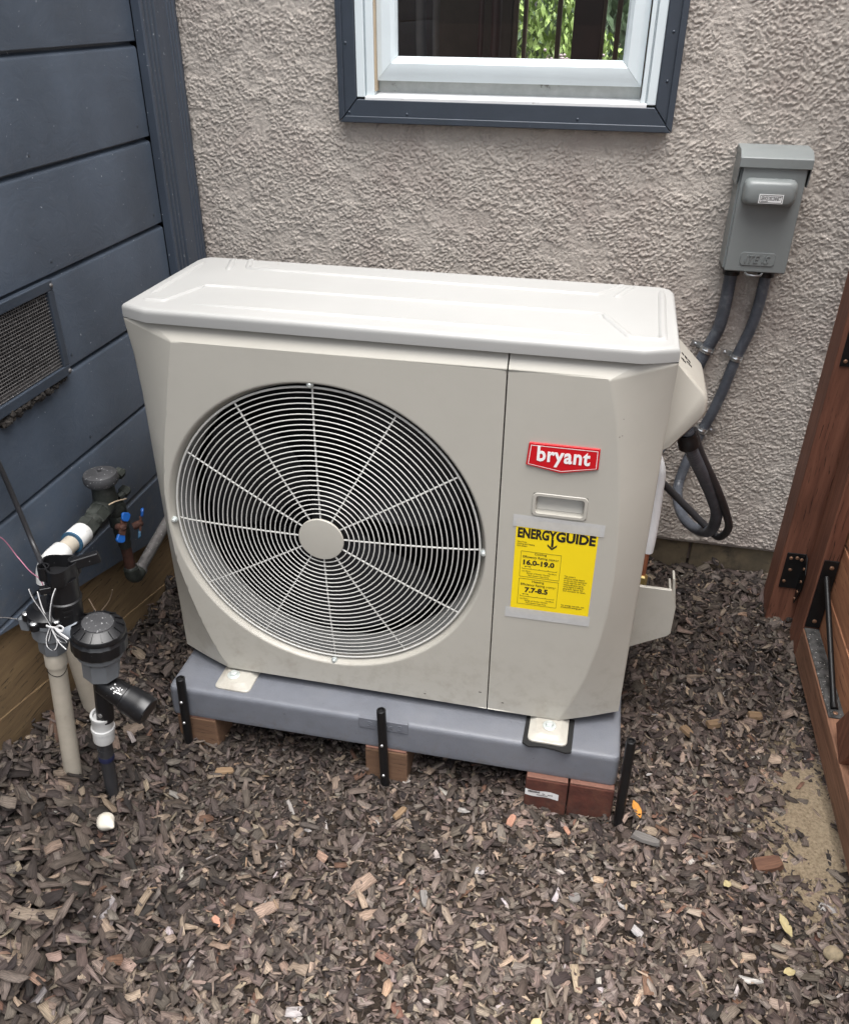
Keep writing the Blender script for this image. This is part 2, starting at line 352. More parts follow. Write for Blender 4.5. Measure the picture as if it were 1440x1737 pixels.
def chip_mat():
    m, nt, b = new_mat('bark chip'); L = nt.links
    at = N(nt, 'ShaderNodeAttribute', _attribute_name='tint'); uv = N(nt, 'ShaderNodeAttribute', _attribute_name='grain')
    mp = N(nt, 'ShaderNodeMapping'); mp.inputs['Scale'].default_value = (55, 800, 800); L.new(uv.outputs['Vector'], mp.inputs['Vector'])
    n1 = N(nt, 'ShaderNodeTexNoise', Scale=1, Detail=4, Roughness=.65); L.new(mp.outputs[0], n1.inputs['Vector'])
    r1 = N(nt, 'ShaderNodeMapRange'); r1.inputs[1].default_value = .3; r1.inputs[2].default_value = .7; r1.inputs[3].default_value = .30; r1.inputs[4].default_value = 1.72
    L.new(n1.outputs[0], r1.inputs[0])
    mx = N(nt, 'ShaderNodeMix', _data_type='RGBA', _blend_type='MULTIPLY'); mx.inputs[0].default_value = 1
    L.new(at.outputs['Color'], mx.inputs[6]); L.new(r1.outputs[0], mx.inputs[7]); L.new(mx.outputs[2], b.inputs['Base Color'])
    b.inputs['Roughness'].default_value = .82; b.inputs['Specular IOR Level'].default_value = .3
    bp = N(nt, 'ShaderNodeBump', Strength=.6, Distance=.0012); L.new(n1.outputs[0], bp.inputs['Height']); L.new(bp.outputs[0], b.inputs['Normal'])
    return m
MT['chip'] = chip_mat()

def ground_mat():
    m, nt, b = new_mat('soil'); L = nt.links
    tc = N(nt, 'ShaderNodeTexCoord')
    n1 = N(nt, 'ShaderNodeTexNoise', Scale=45, Detail=8, Roughness=.7); L.new(tc.outputs['Object'], n1.inputs['Vector'])
    cr = N(nt, 'ShaderNodeValToRGB'); cr.color_ramp.elements[0].color = (.014,.010,.008,1); cr.color_ramp.elements[1].color = (.052,.038,.028,1)
    cr.color_ramp.elements[0].position = .3; cr.color_ramp.elements[1].position = .7; L.new(n1.outputs[0], cr.inputs[0])
    # bare sandy strip beside the gate
    sx = N(nt, 'ShaderNodeSeparateXYZ'); L.new(tc.outputs['Object'], sx.inputs[0])
    n2 = N(nt, 'ShaderNodeTexNoise', Scale=9, Detail=4); L.new(tc.outputs['Object'], n2.inputs['Vector'])
    d = N(nt, 'ShaderNodeVectorMath', _operation='DISTANCE'); d.inputs[1].default_value = (.885, 0, 0)
    mp = N(nt, 'ShaderNodeMapping'); mp.inputs['Scale'].default_value = (1, .55, 0); mp.inputs['Location'].default_value = (0, .44, 0); L.new(tc.outputs['Object'], mp.inputs['Vector']); L.new(mp.outputs[0], d.inputs[0])
    ad = N(nt, 'ShaderNodeMath', _operation='MULTIPLY_ADD'); L.new(n2.outputs[0], ad.inputs[0]); ad.inputs[1].default_value = .16; L.new(d.outputs['Value'], ad.inputs[2])
    r = N(nt, 'ShaderNodeMapRange'); r.inputs[1].default_value = .25; r.inputs[2].default_value = .18; L.new(ad.outputs[0], r.inputs[0])
    n3 = N(nt, 'ShaderNodeTexNoise', Scale=160, Detail=5, Roughness=.7); L.new(tc.outputs['Object'], n3.inputs['Vector'])
    cs = N(nt, 'ShaderNodeValToRGB'); cs.color_ramp.elements[0].color = (.20,.152,.098,1); cs.color_ramp.elements[1].color = (.44,.35,.24,1)
    cs.color_ramp.elements[0].position = .3; cs.color_ramp.elements[1].position = .7; L.new(n3.outputs[0], cs.inputs[0])
    mx = N(nt, 'ShaderNodeMix', _data_type='RGBA'); L.new(r.outputs[0], mx.inputs[0]); L.new(cr.outputs[0], mx.inputs[6]); L.new(cs.outputs[0], mx.inputs[7])
    L.new(mx.outputs[2], b.inputs['Base Color']); b.inputs['Roughness'].default_value = .95; b.inputs['Specular IOR Level'].default_value = .2
    bp = N(nt, 'ShaderNodeBump', Strength=1.0, Distance=.009); L.new(n3.outputs[0], bp.inputs['Height']); L.new(bp.outputs[0], b.inputs['Normal'])
    return m
MT['soil'] = ground_mat()

# ------------------------------------------------------------------ numpy noise
_T = np.random.RandomState(3).rand(512, 512)
def vnoise(X, Y, seed=0):
    xi = np.floor(X).astype(int); yi = np.floor(Y).astype(int); fx = X-xi; fy = Y-yi
    fx = fx*fx*fx*(fx*(fx*6-15)+10); fy = fy*fy*fy*(fy*(fy*6-15)+10)
    a = (xi+seed*37) % 512; b = (yi+seed*91) % 512; a1 = (a+1) % 512; b1 = (b+1) % 512
    return (_T[a, b]*(1-fx)+_T[a1, b]*fx)*(1-fy)+(_T[a, b1]*(1-fx)+_T[a1, b1]*fx)*fy
def sstep(a, b, x):
    t = np.clip((x-a)/(b-a), 0, 1); return t*t*(3-2*t)

# ------------------------------------------------------------------ ground
XL = -.682                              # face of the siding wall
YF = -.7814                             # front of the unit's lid
def ghe(x, y):
    x = np.asarray(x, float); y = np.asarray(y, float)
    g = -.032+.062*sstep(-.75, -.02, y)+.022*sstep(.5, .9, x)*sstep(-.5, 0, y)
    hh = np.interp(-y, [0, .36, .84, 1.1, 1.6], [.0, .045, .115, .155, .16])
    g = g+hh*sstep(-.35, -.73, x)
    g = g+.022*np.exp(-((x-.53)/.06)**2-((y+.86)/.05)**2)
    g = g+.006*(vnoise(x*7, y*7, 5)-.5)+.010*(vnoise(x*2.3, y*2.3, 6)-.5)
    return g

def build_ground():
    fine = lambda a, b, n: list(np.linspace(a, b, n))
    xs = np.array([-60, -20, -8, -4, -2, -1.2]+fine(-.80, 1.3, 106)+[1.6, 2.2, 4, 8, 20, 60])
    ys = np.array([-60, -20, -8, -4, -2.8]+fine(-2.2, .3, 126)+[.8, 2, 4, 8, 20, 60])
    X, Y = np.meshgrid(xs, ys); Z = ghe(np.clip(X, -.8, 1.3), np.clip(Y, -2.2, .3))-.012
    bare = np.exp(-(((X-.885)/.07)**2+((Y+.80)/.17)**2)); Z = Z+.011*bare
    n, m_ = X.shape
    v = np.stack([X, Y, Z], -1).reshape(-1, 3)
    f = [(j*m_+i, j*m_+i+1, (j+1)*m_+i+1, (j+1)*m_+i) for j in range(n-1) for i in range(m_-1)]
    me = bpy.data.meshes.new('ground'); me.from_pydata(v.tolist(), [], f); me.shade_smooth(); me.materials.append(MT['soil'])
    o = bpy.data.objects.new('ground', me); COL.objects.link(o); tag(o, kind='structure')
build_ground()

# ------------------------------------------------------------------ mulch: loose bark chips settled one on another
HX0, HY0, HC = -.76, -1.96, .004
HN, HM = 520, 520
def build_mulch():
    rs = np.random.RandomState(11)
    gx = HX0+HC*(np.arange(HN)+.5); gy = HY0+HC*(np.arange(HM)+.5)
    H = (ghe(*np.meshgrid(gx, gy, indexing='ij'))-.012)
    NB, NS = 56000, 24000
    n = NB+NS
    x = rs.uniform(-.715, 1.22, n); y = rs.uniform(-1.80, .035, n)
    d = ((x-.895)/.060)**2+((y+.79)/.14)**2
    keep = (rs.rand(n) > np.where(np.arange(n) < NB, .84, .25)*np.exp(-d*1.1)) & ~((np.abs(x) < .42) & (y > -.76) & (y < -.42))
    keep &= ~((y > .012) & (x < .5))
    L = np.where(np.arange(n) < NB, rs.lognormal(math.log(.0138), .42, n), rs.lognormal(math.log(.0092), .45, n))
    L = L*(1+.60*sstep(.15, -.5, x)*sstep(-.95, -1.35, y)+.30*sstep(-.2, -.6, x))
    L = np.clip(L, .005, .060)
    W = np.clip(L*rs.uniform(.20, .66, n), .0020, .017); W[NB:] *= .6
    # finer near the unit's far side and along the bottom edge
    T = np.clip(rs.normal(.0026, .0008, n), .0010, .005)*np.clip(L/.025, .5, 1.25)
    order = np.argsort(-(L*W)+rs.normal(0, 6e-5, n)); idx = [i for i in order if keep[i]]
    big = [i for i in idx if L[i] > .026]; rest = [i for i in idx if L[i] <= .026]
    rnd.shuffle(big); cut = int(len(big)*.45); seq = big[:cut]+rest; rnd.shuffle(seq); seq += []
    top = big[cut:]; pos = len(seq)//2
    tail = seq[pos:]+top; rnd.shuffle(tail); seq = seq[:pos]+tail
    ang = rs.uniform(0, math.pi*2, n)
    V = np.zeros((len(seq), 12, 3), np.float32); C = np.zeros((len(seq), 12, 4), np.float32); G = np.zeros((len(seq), 12, 3), np.float32)
    pal = np.array([(.034,.027,.025),(.062,.048,.043),(.098,.077,.067),(.135,.107,.094),(.180,.148,.132),(.235,.180,.145),(.30,.235,.185),(.36,.335,.325),(.15,.085,.062),(.33,.23,.165)])
    pw = np.array([.15,.21,.21,.17,.125,.075,.04,.006,.010,.004]); pw /= pw.sum()
    cid = rs.choice(len(pal), n, p=pw)
    jit = rs.uniform(.82, 1.18, (n, 1))*rs.uniform(.95, 1.05, (n, 3))
    # dry: shade and damp painted into tint, darker by siding and back, paler right
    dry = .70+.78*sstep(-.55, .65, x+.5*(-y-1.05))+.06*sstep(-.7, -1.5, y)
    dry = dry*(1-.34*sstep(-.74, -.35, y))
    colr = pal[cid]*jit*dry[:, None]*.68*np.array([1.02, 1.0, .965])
    for c, i in enumerate(seq):
        l, w_, t = L[i]/2, W[i]/2, T[i]; ca, sa = math.cos(ang[i]), math.sin(ang[i]); xx, yy = x[i], y[i]
        pts = ((0,0),(l*.85,0),(-l*.85,0),(0,w_*.8),(0,-w_*.8))
        hs_ = []
        for u, v in pts:
            a = int((xx+u*ca-v*sa-HX0)/HC); b = int((yy+u*sa+v*ca-HY0)/HC)
            hs_.append(H[min(max(a,0),HN-1), min(max(b,0),HM-1)])
        su = max(-.55, min(.55, (hs_[1]-hs_[2])/(1.7*l)))+rs.normal(0, .07)
        sv = max(-.6, min(.6, (hs_[3]-hs_[4])/(1.6*w_)))+rs.normal(0, .12)
        zc = max(hs_[0], (hs_[1]+hs_[2])/2, .6*max(h-su*u-sv*v for h, (u, v) in zip(hs_, pts))+.4*hs_[0])+.0002
        if rs.rand() < .05: su += rs.normal(0, .4); zc += abs(su)*l*.5
        # outline
        sh = rs.rand()
        if sh < .66:   o = [(-1,-.95),(0,-1),(1,-.92),(1.0,.95),(.05,1),(-.97,.95)]
        elif sh < .82:  o = [(-1,-.2),(-.3,-1),(.8,-.8),(1.05,.2),(.4,1),(-.7,.7)]
        else:          o = [(-1,-.9),(0,-.7),(1.0,-.25),(1.1,.2),(.2,.8),(-.9,1)]
        bend = rs.normal(0, .10)*l; tw = rs.normal(0, .25)
        nz = rs.normal(0, 1, (6, 3))
        for k, (a_, b_) in enumerate(o):
            u = l*(a_+nz[k,0]*.13); v = w_*(b_+nz[k,1]*.16)
            z0 = zc+su*u+sv*v+bend*(a_*a_-.4)+tw*u*v/l*1.0
            px, py = xx+u*ca-v*sa, yy+u*sa+v*ca
            tk = t*(1+.25*nz[k,2])
            V[c, k] = (px, py, z0); V[c, 6+k] = (px+.06*(xx-px), py+.06*(yy-py), z0+max(tk, .0008))
            G[c, k] = (u+i*.137, v+i*.071, -tk); G[c, 6+k] = (u+i*.137, v+i*.071, 0)
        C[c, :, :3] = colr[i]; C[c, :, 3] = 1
        # raise the pile under it
        nu = max(2, int(2*l/HC)+1); nv = max(1, int(2*w_/HC)+1)
        for p in range(nu):
            u = -l*.9+1.8*l*p/(nu-1)
            for q in range(nv):
                v = 0 if nv == 1 else -w_*.85+1.7*w_*q/(nv-1)
                a = int((xx+u*ca-v*sa-HX0)/HC); b = int((yy+u*sa+v*ca-HY0)/HC)
                if 0 <= a < HN and 0 <= b < HM:
                    z = zc+su*u+sv*v+t*.75
                    if z > H[a, b]: H[a, b] = z
    nn = len(seq)
    vv = V.reshape(-1, 3)
    base = (np.arange(nn)*12)[:, None]
    topf = base+np.arange(6, 12)[None]
    q = np.array([(k, (k+1) % 6, 6+(k+1) % 6, 6+k) for k in range(6)])
    sides = (base[:, :, None]+q[None]).reshape(-1, 4)
    loops = np.concatenate([topf.ravel(), sides.ravel()]).astype(np.int32)
    starts = np.concatenate([np.arange(nn)*6, nn*6+np.arange(len(sides))*4]).astype(np.int32)
    me = bpy.data.meshes.new('bark_mulch')
    me.vertices.add(len(vv)); me.vertices.foreach_set('co', vv.ravel())
    me.loops.add(len(loops)); me.loops.foreach_set('vertex_index', loops)
    me.polygons.add(len(starts)); me.polygons.foreach_set('loop_start', starts)
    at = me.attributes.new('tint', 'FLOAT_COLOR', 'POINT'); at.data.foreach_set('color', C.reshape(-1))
    at = me.attributes.new('grain', 'FLOAT_VECTOR', 'POINT'); at.data.foreach_set('vector', G.reshape(-1))
    me.update(calc_edges=True); me.validate()
    me.materials.append(MT['chip'])
    o = bpy.data.objects.new('bark_mulch', me); COL.objects.link(o)
    tag(o, 'loose brown bark mulch covering the ground', kind='stuff')
    return H
HMAP = build_mulch()
def top_at(x, y, r=.008):
    a, b, k = int((x-HX0)/HC), int((y-HY0)/HC), max(1, int(r/HC))
    return float(HMAP[a-k:a+k+1, b-k:b+k+1].mean())

# ------------------------------------------------------------------ stucco wall with its window
def stucco_h(X, Z):
    wx = X+.005*(vnoise(X/.016, Z/.016, 1)-.5); wz = Z+.005*(vnoise(X/.016, Z/.016, 2)-.5)
    c, s = math.cos(R(-30)), math.sin(R(-30)); a = wx*c-wz*s; b = wx*s+wz*c
    n1 = vnoise(a/.0058, b/.0046, 3); n2 = vnoise(a/.0036, b/.0032, 4); n3 = vnoise(X/.0024, Z/.0024, 7)
    lum = sstep(.36, .64, n1*.52+n2*.48)
    mask = sstep(.20, .52, vnoise(X/.055, Z/.055, 8)*.55+vnoise(X/.020, Z/.020, 9)*.45)
    low = vnoise(X/.16, Z/.16, 10)
    return (.30+.70*mask)*(.0015*lum+.0013*sstep(.3, .7, n2)+.0013*n3)+.0008*n3+.0012*low+.0006*n2

WX0, WX1, WZ0, WZ1 = -.255, .418, 1.19, 1.95      # window opening
SB = .116                                         # lower edge of the stucco
def build_stucco():
    root = thing('stucco_wall', (.3, 0, 0), 'pale beige stucco house wall with a dark-trimmed white window', 'wall')
    xs = np.arange(-.722, 1.05, .0020); zs = np.arange(SB, 1.425, .0020)
    X, Z = np.meshgrid(xs, zs); Hh = stucco_h(X, Z)
    edge = sstep(SB, SB+.012, Z); Hh = Hh*(.35+.65*edge)-.004*(1-edge)
    Y = -Hh
    n, m_ = X.shape
    ok = ~((X[:-1, :-1] > WX0) & (X[1:, 1:] < WX1) & (Z[:-1, :-1] > WZ0))
    ii = np.arange(n*m_).reshape(n, m_)
    f = np.stack([ii[:-1, :-1], ii[:-1, 1:], ii[1:, 1:], ii[1:, :-1]], -1)[ok].reshape(-1, 4)
    me = bpy.data.meshes.new('stucco')
    v = np.stack([X, Y, Z], -1).reshape(-1, 3)-np.array(root.location)[None]
    # lower return of the stucco, and coarse wall beyond what shows
    ret = np.array([(x, .03, SB+.002) for x in xs])-np.array(root.location)[None]
    o0 = len(v); v = np.concatenate([v, ret])
    fr = np.array([(ii[0, k+1], ii[0, k], o0+k, o0+k+1) for k in range(m_-1)])
    f = np.concatenate([f, fr])
    me.vertices.add(len(v)); me.vertices.foreach_set('co', v.astype(np.float32).ravel())
    me.loops.add(f.size); me.loops.foreach_set('vertex_index', f.astype(np.int32).ravel())
    me.polygons.add(len(f)); me.polygons.foreach_set('loop_start', np.arange(0, f.size, 4, dtype=np.int32)); me.update(calc_edges=True)
    me.shade_smooth(); me.materials.append(MT['stucco'])
    o = bpy.data.objects.new('stucco', me); COL.objects.link(o); o.parent = root
    z1 = float(zs[-1]); x1 = float(xs[-1])
    mb = MB()
    mb.box((-.72, -.001, z1), (WX0, .02, 3.1)); mb.box((WX1, -.001, z1), (x1, .02, 3.1)); mb.box((WX0, -.001, WZ1), (WX1, .02, 3.1))
    mb.box((x1, -.001, SB), (4, .02, 3.1))
    mb.build('stucco_field', MT['stucco'], root)
    # reveals behind the frame
    mb = MB(); mb.box((-.72, .022, .05), (WX0-.0, .14, 3.1)); mb.box((WX1, .022, .05), (4, .14, 3.1)); mb.box((WX0, .022, .05), (WX1, .14, WZ0)); mb.box((WX0, .022, WZ1), (WX1, .14, 3.1))
    mb.build('wall_core', MT['room'], root)
    # footing seen under the stucco
    for k, (a, b) in enumerate(((-.70, -.05), (-.046, .662), (.668, 1.30), (1.306, 2.4))):
        mb = MB(); mb.box((a, .008+.003*(k % 2), -.2), (b, .0215, SB+.006)); mb.build('footing_block', MT['footing'], root, bevel=.004)
    return root
wall = build_stucco()

def build_window(root):
    # pane is the part; trim, frame, sash and sill are its pieces
    G0, G1, GB = -.160, .333, 1.285
    mb = MB(); mb.box((G0-.006, .016, GB-.006), (G1+.006, .020, 1.90)); pane = mb.build('window', MT['glass'], root)
    # dark trim boards, mitred, with a thicker outer back-band
    y0, y1 = -.024, -.002
    L0, L1, R0, R1, B0, B1 = -.284, -.247, .411, .447, 1.155, 1.199
    T0, T1 = 1.93, 1.97
    def board(name, quad, d0, d1, m='navyflat', bev=.0025):
        mb = MB(); mb.prism(quad, lambda u, v, d: (u, d, v), d1, d0); return mb.build(name, MT[m], pane, bevel=bev)
    board('trim_board', [(L0,B0),(L1,B1),(L1,T0),(L0,T1)], y0, y1)
    board('trim_board', [(L0+.001,B0),(R1-.001,B0),(R0-.001,B1),(L1+.001,B1)], y0, y1)
    board('trim_board', [(R0,B1),(R1,B0),(R1,T1),(R0,T0)], y0, y1)
    board('trim_board', [(L1+.001,T0),(R0-.001,T0),(R1-.001,T1),(L0+.001,T1)], y0, y1)
    e = .010
    board('back_band', [(L0-.004,B0-.004),(L0+e,B0+e),(L0+e,T1),(L0-.004,T1)], y0-.006, y0-.0005, bev=.002)
    board('back_band', [(L0-.003,B0-.004),(R1+.003,B0-.004),(R1-e,B0+e),(L0+e+.001,B0+e)], y0-.006, y0-.0005, bev=.002)
    board('back_band', [(R1-e,B0+e),(R1+.004,B0-.004),(R1+.004,T1),(R1-e,T1)], y0-.006, y0-.0005, bev=.002)
    for (x, z) in ((-.265,1.172),(-.13,1.171),(.25,1.172),(.428,1.25),(.427,1.34),(-.268,1.31)):
        mb = MB(); mb.lathe([(.0032,0),(.0028,.0012),(.0012,.002)], (x, y0+.0002, z), (0,-1,0), seg=10); mb.build('nail_head', MT['navyflat'], pane, smooth=60)
    # white vinyl frame: side jambs in two steps
    for sgn, a, b, c in ((1, -.2465, -.228, -.207), (-1, .4105, .392, .379)):
        mb = MB()
        x0, x1 = sorted((a, b)); mb.box((x0, -.020, 1.203), (x1, .03, 1.93))
        x0, x1 = sorted((b, b+sgn*.0035)); mb.box((x0, -.010, 1.206), (x1, .03, 1.93))
        x0, x1 = sorted((b+sgn*.0035, c)); mb.box((x0, -.016, 1.205), (x1, .03, 1.93))
        mb.build('window_frame', MT['vinyl'], pane, bevel=.0015)
    mb = MB(); mb.box((-.2065, -.012, 1.215), (-.2035, .012, 1.93)); mb.build('weather_seal', MT['tanseal'], pane)
    # sill: sloping ledge with a lip
    mb = MB()
    mb.prism([(-.023,1.197),(-.023,1.2045),(.030,1.213),(.030,1.190)], lambda u, v, d: (d, u, v), -.2275, .3925)
    mb.build('window_sill', MT['sill'], pane, bevel=.0015)
    mb = MB(); mb.box((-.205, .020, 1.205), (.377, .029, 1.245)); mb.build('sash_track', MT['vinyldirty'], pane)
    # sash, mitred, with a sloping glazing bead
    sx0, sx1, sb = -.203, .376, 1.236
    prof = [(0, .0), (.012, -.004), (.032, -.004), (.040, .004), (.044, .014)]     # inset, y
    def sash(path):
        mb = MB(); n = len(prof)
        vs = []
        for (x, z, ix, iz) in path:
            for ins, y in prof: vs.append((x+ix*ins, y, z+iz*ins))
            vs.append((x+ix*.044, .022, z+iz*.044)); vs.append((x, .022, z))
        m_ = n+2
        fs = [(i, (i+1) % m_, m_+(i+1) % m_, m_+i) for i in range(m_)]+[list(range(m_)), list(range(m_, 2*m_))]
        mb.add(vs, fs); mb.build('window_sash', MT['vinyl'], pane, smooth=18)
    k = .0004
    sash([(sx0+k, sb, 1, 1.1), (sx1-k, sb, -1, 1.1)])
    sash([(sx0, sb+k, 1, 1.1), (sx0, 1.93, 1, 0)])
    sash([(sx1, sb+k, -1, 1.1), (sx1, 1.93, -1, 0)])
build_window(wall)

# ------------------------------------------------------------------ siding wall
PZ, Z1 = .1857, 1.2978
def build_siding():
    root = thing('siding_wall', (XL, -1.2, .2), 'dark navy wall of wide horizontal boards with a screened vent', 'wall')
    yA, yB = -3.0, -.186
    bot = lambda y: float(np.interp(y, [-1.04, -.425, 0], [.3745, .217, .105]))
    for k in range(-9, 6):
        zt = Z1-k*PZ; zb = zt-PZ+.0155
        # face, sloped lip at the top, hidden tongue; square lower edge
        prof = [(zb, .0), (zt, .0), (zt+.0035, -.0012), (zt+.0065, -.0045), (zt+.0080, -.0095), (zt+.0105, -.0125), (zt+.024, -.0130), (zt+.024, -.022), (zb, -.022)]
        segs = [(yA, yB)]
        if k == 5:
            mb = MB(); y_a, y_b = -1.035, yB
            ys = np.linspace(y_a, y_b, 6)
            vs, fs = [], []
            for y in ys:
                b = bot(y); t = max(zt, b+.001)
                for z, d in ((b, 0), (t, 0), (t+.0105, -.011), (t+.024, -.012), (t+.024, -.022), (b, -.022)): vs.append((XL+d, y, z))
            for i in range(5):
                for j in range(6): fs.append((i*6+j, i*6+(j+1) % 6, (i+1)*6+(j+1) % 6, (i+1)*6+j))
            fs += [list(range(6)), list(range(30, 36))]
            mb.add(vs, fs); mb.build('siding_board', MT['navy'], root, bevel=.0012)
            continue
        if 1 <= k-1 <= 99: pass
        for a, b in segs:
            mb = MB(); mb.prism(prof, lambda u, v, d: (XL+v, d, u), a, b)
            bd = mb.build('siding_board', MT['navy'], root, bevel=.0014)
            if k >= 0:
                for y in (-.222, -.62, -1.02):
                    mb = MB(); mb.lathe([(.0042,0),(.0036,.0007),(.0014,.0010)], (XL-.0001, y+rnd.uniform(-.01,.01), zb+.024+rnd.uniform(-.003,.003)), (1,0,0), seg=9); mb.build('nail_head', MT['navyflat'], bd, smooth=60)
    # sheathing behind
    mb = MB(); mb.box((XL-.06, -3.0, .36), (XL-.024, .0, 3.0)); mb.build('sheathing', MT['dark'], root)
    # corner trim: reeded board, then a narrow return strip by the stucco
    pr = [(-.184,.001),(-.184,.019),(-.181,.022),(-.172,.022),(-.169,.0155),(-.163,.0155),(-.160,.022),(-.154,.022),(-.151,.0155),(-.145,.0155),(-.142,.022),(-.136,.022),
          (-.133,.0155),(-.127,.0155),(-.124,.0225),(-.074,.0225),(-.072,.0195),(-.067,.0195),(-.065,.0225),(-.059,.0225),(-.057,.0195),(-.052,.0195),(-.050,.0225),(-.044,.0225),(-.042,.0195),(-.037,.0195),(-.035,.0225),(-.026,.0225),(-.023,.020),(-.023,.001)]
    mb = MB(); mb.prism(pr, lambda u, v, d: (XL+v, u, d), .10, 3.0); mb.build('corner_trim', MT['navytrim'], root, smooth=25)
    mb = MB(); mb.box((XL, -.0215, .10), (XL+.008, -.0005, 3.0)); mb.box((XL+.008, -.012, .10), (XL+.013, -.0005, 3.0)); mb.build('trim_strip', MT['navyflat'], root, bevel=.002)
    # form boards of the footing below the siding
    def fb(z0, z1, x, nm):
        mb = MB(); mb.prism([(yA, z0), (-.02, z0-.0), (-.02, z1(-.02)), (-.425, z1(-.425)), (-1.04, z1(-1.04)), (yA, z1(-1.04))], lambda u, v, d: (d, u, v), x-.03, x)
        mb.build(nm, MT['formwood'], root, bevel=.002)
    # upper board follows the siding; lower board stands slightly proud with a sloping top
    fb(-.2, lambda y: bot(y)+.004, XL-.016, 'footing_board')
    mb = MB(); mb.prism([(yA,-.2),(-.02,-.2),(-.02,-.03),(-.36,.052),(-.90,.165),(-1.10,.205),(-1.6,.25),(yA,.25)], lambda u, v, d: (d, u, v), XL-.016, XL-.012); mb.build('footing_board', MT['formwood'], root)
    # vent
    v = MB(); y0, y1, z0, z1 = -1.03, -.655, .749, .937
    f = MB(); x0, x1 = XL-.002, XL+.011
    f.box((x0,y0,z0),(x1,y1,z0+.020)); f.box((x0,y0,z1-.019),(x1,y1,z1)); f.box((x0,y1-.017,z0+.020),(x1,y1,z1-.019)); f.box((x0,y0,z0+.020),(x1,y0+.017,z1-.019))
    vent = f.build('vent', MT['navyflat'], root, bevel=.002)
    m2 = MB(); ya, yb, za, zb = y0+.017, y1-.017, z0+.020, z1-.019
    k = ya+.004
    while k < yb: m2.box((XL+.0035, k-.0006, za), (XL+.0047, k+.0006, zb)); k += .0064
    k = za+.003
    while k < zb: m2.box((XL+.0049, ya, k-.0006), (XL+.0061, yb, k+.0006)); k += .0064
    o = m2.build('wire_mesh', MT['galv'], vent); o['kind'] = 'stuff'
    b = MB(); b.box((XL+.0012, ya, za), (XL+.0016, yb, zb)); b.build('vent_opening', MT['dark'], vent)
    b = MB(); b.prism([(za+.0005,.0030),(za+.016,.0018),(za+.0005,.0018)], lambda u, v, d: (XL+v, d, u), ya, yb); b.build('vent_ledge', MT['galv'], vent)
    for (y, z) in ((y1-.006, z1-.010), (y1-.006, z0+.008), (-.95, z0+.008), (-.95, z1-.010)):
        b = MB(); b.lathe([(.0042,0),(.0042,.0015),(.003,.0028)], (x1, y, z), (1,0,0), seg=8); b.build('screw', MT['galv'], vent, smooth=50)
    # dirty fringe of cobweb hanging under the vent
    d = MB()
    for i in range(150):
        y = -.665-(i/150)*.34+rnd.gauss(0, .004); s = rnd.uniform(.002, .006)*(.5+min(1, i/40))
        d.lathe([(s*.3, -s), (s, -s*.2), (s*.7, s*.6), (s*.1, s)], (XL+.001+rnd.uniform(0, .006), y, z0-.003-rnd.random()*.013*(.4+i/150)), (rnd.gauss(0,1), rnd.gauss(0,1), rnd.gauss(0,1)), seg=5)
    o = d.build('dirt_fringe', MT['dirt'], root); o['kind'] = 'stuff'
build_siding()

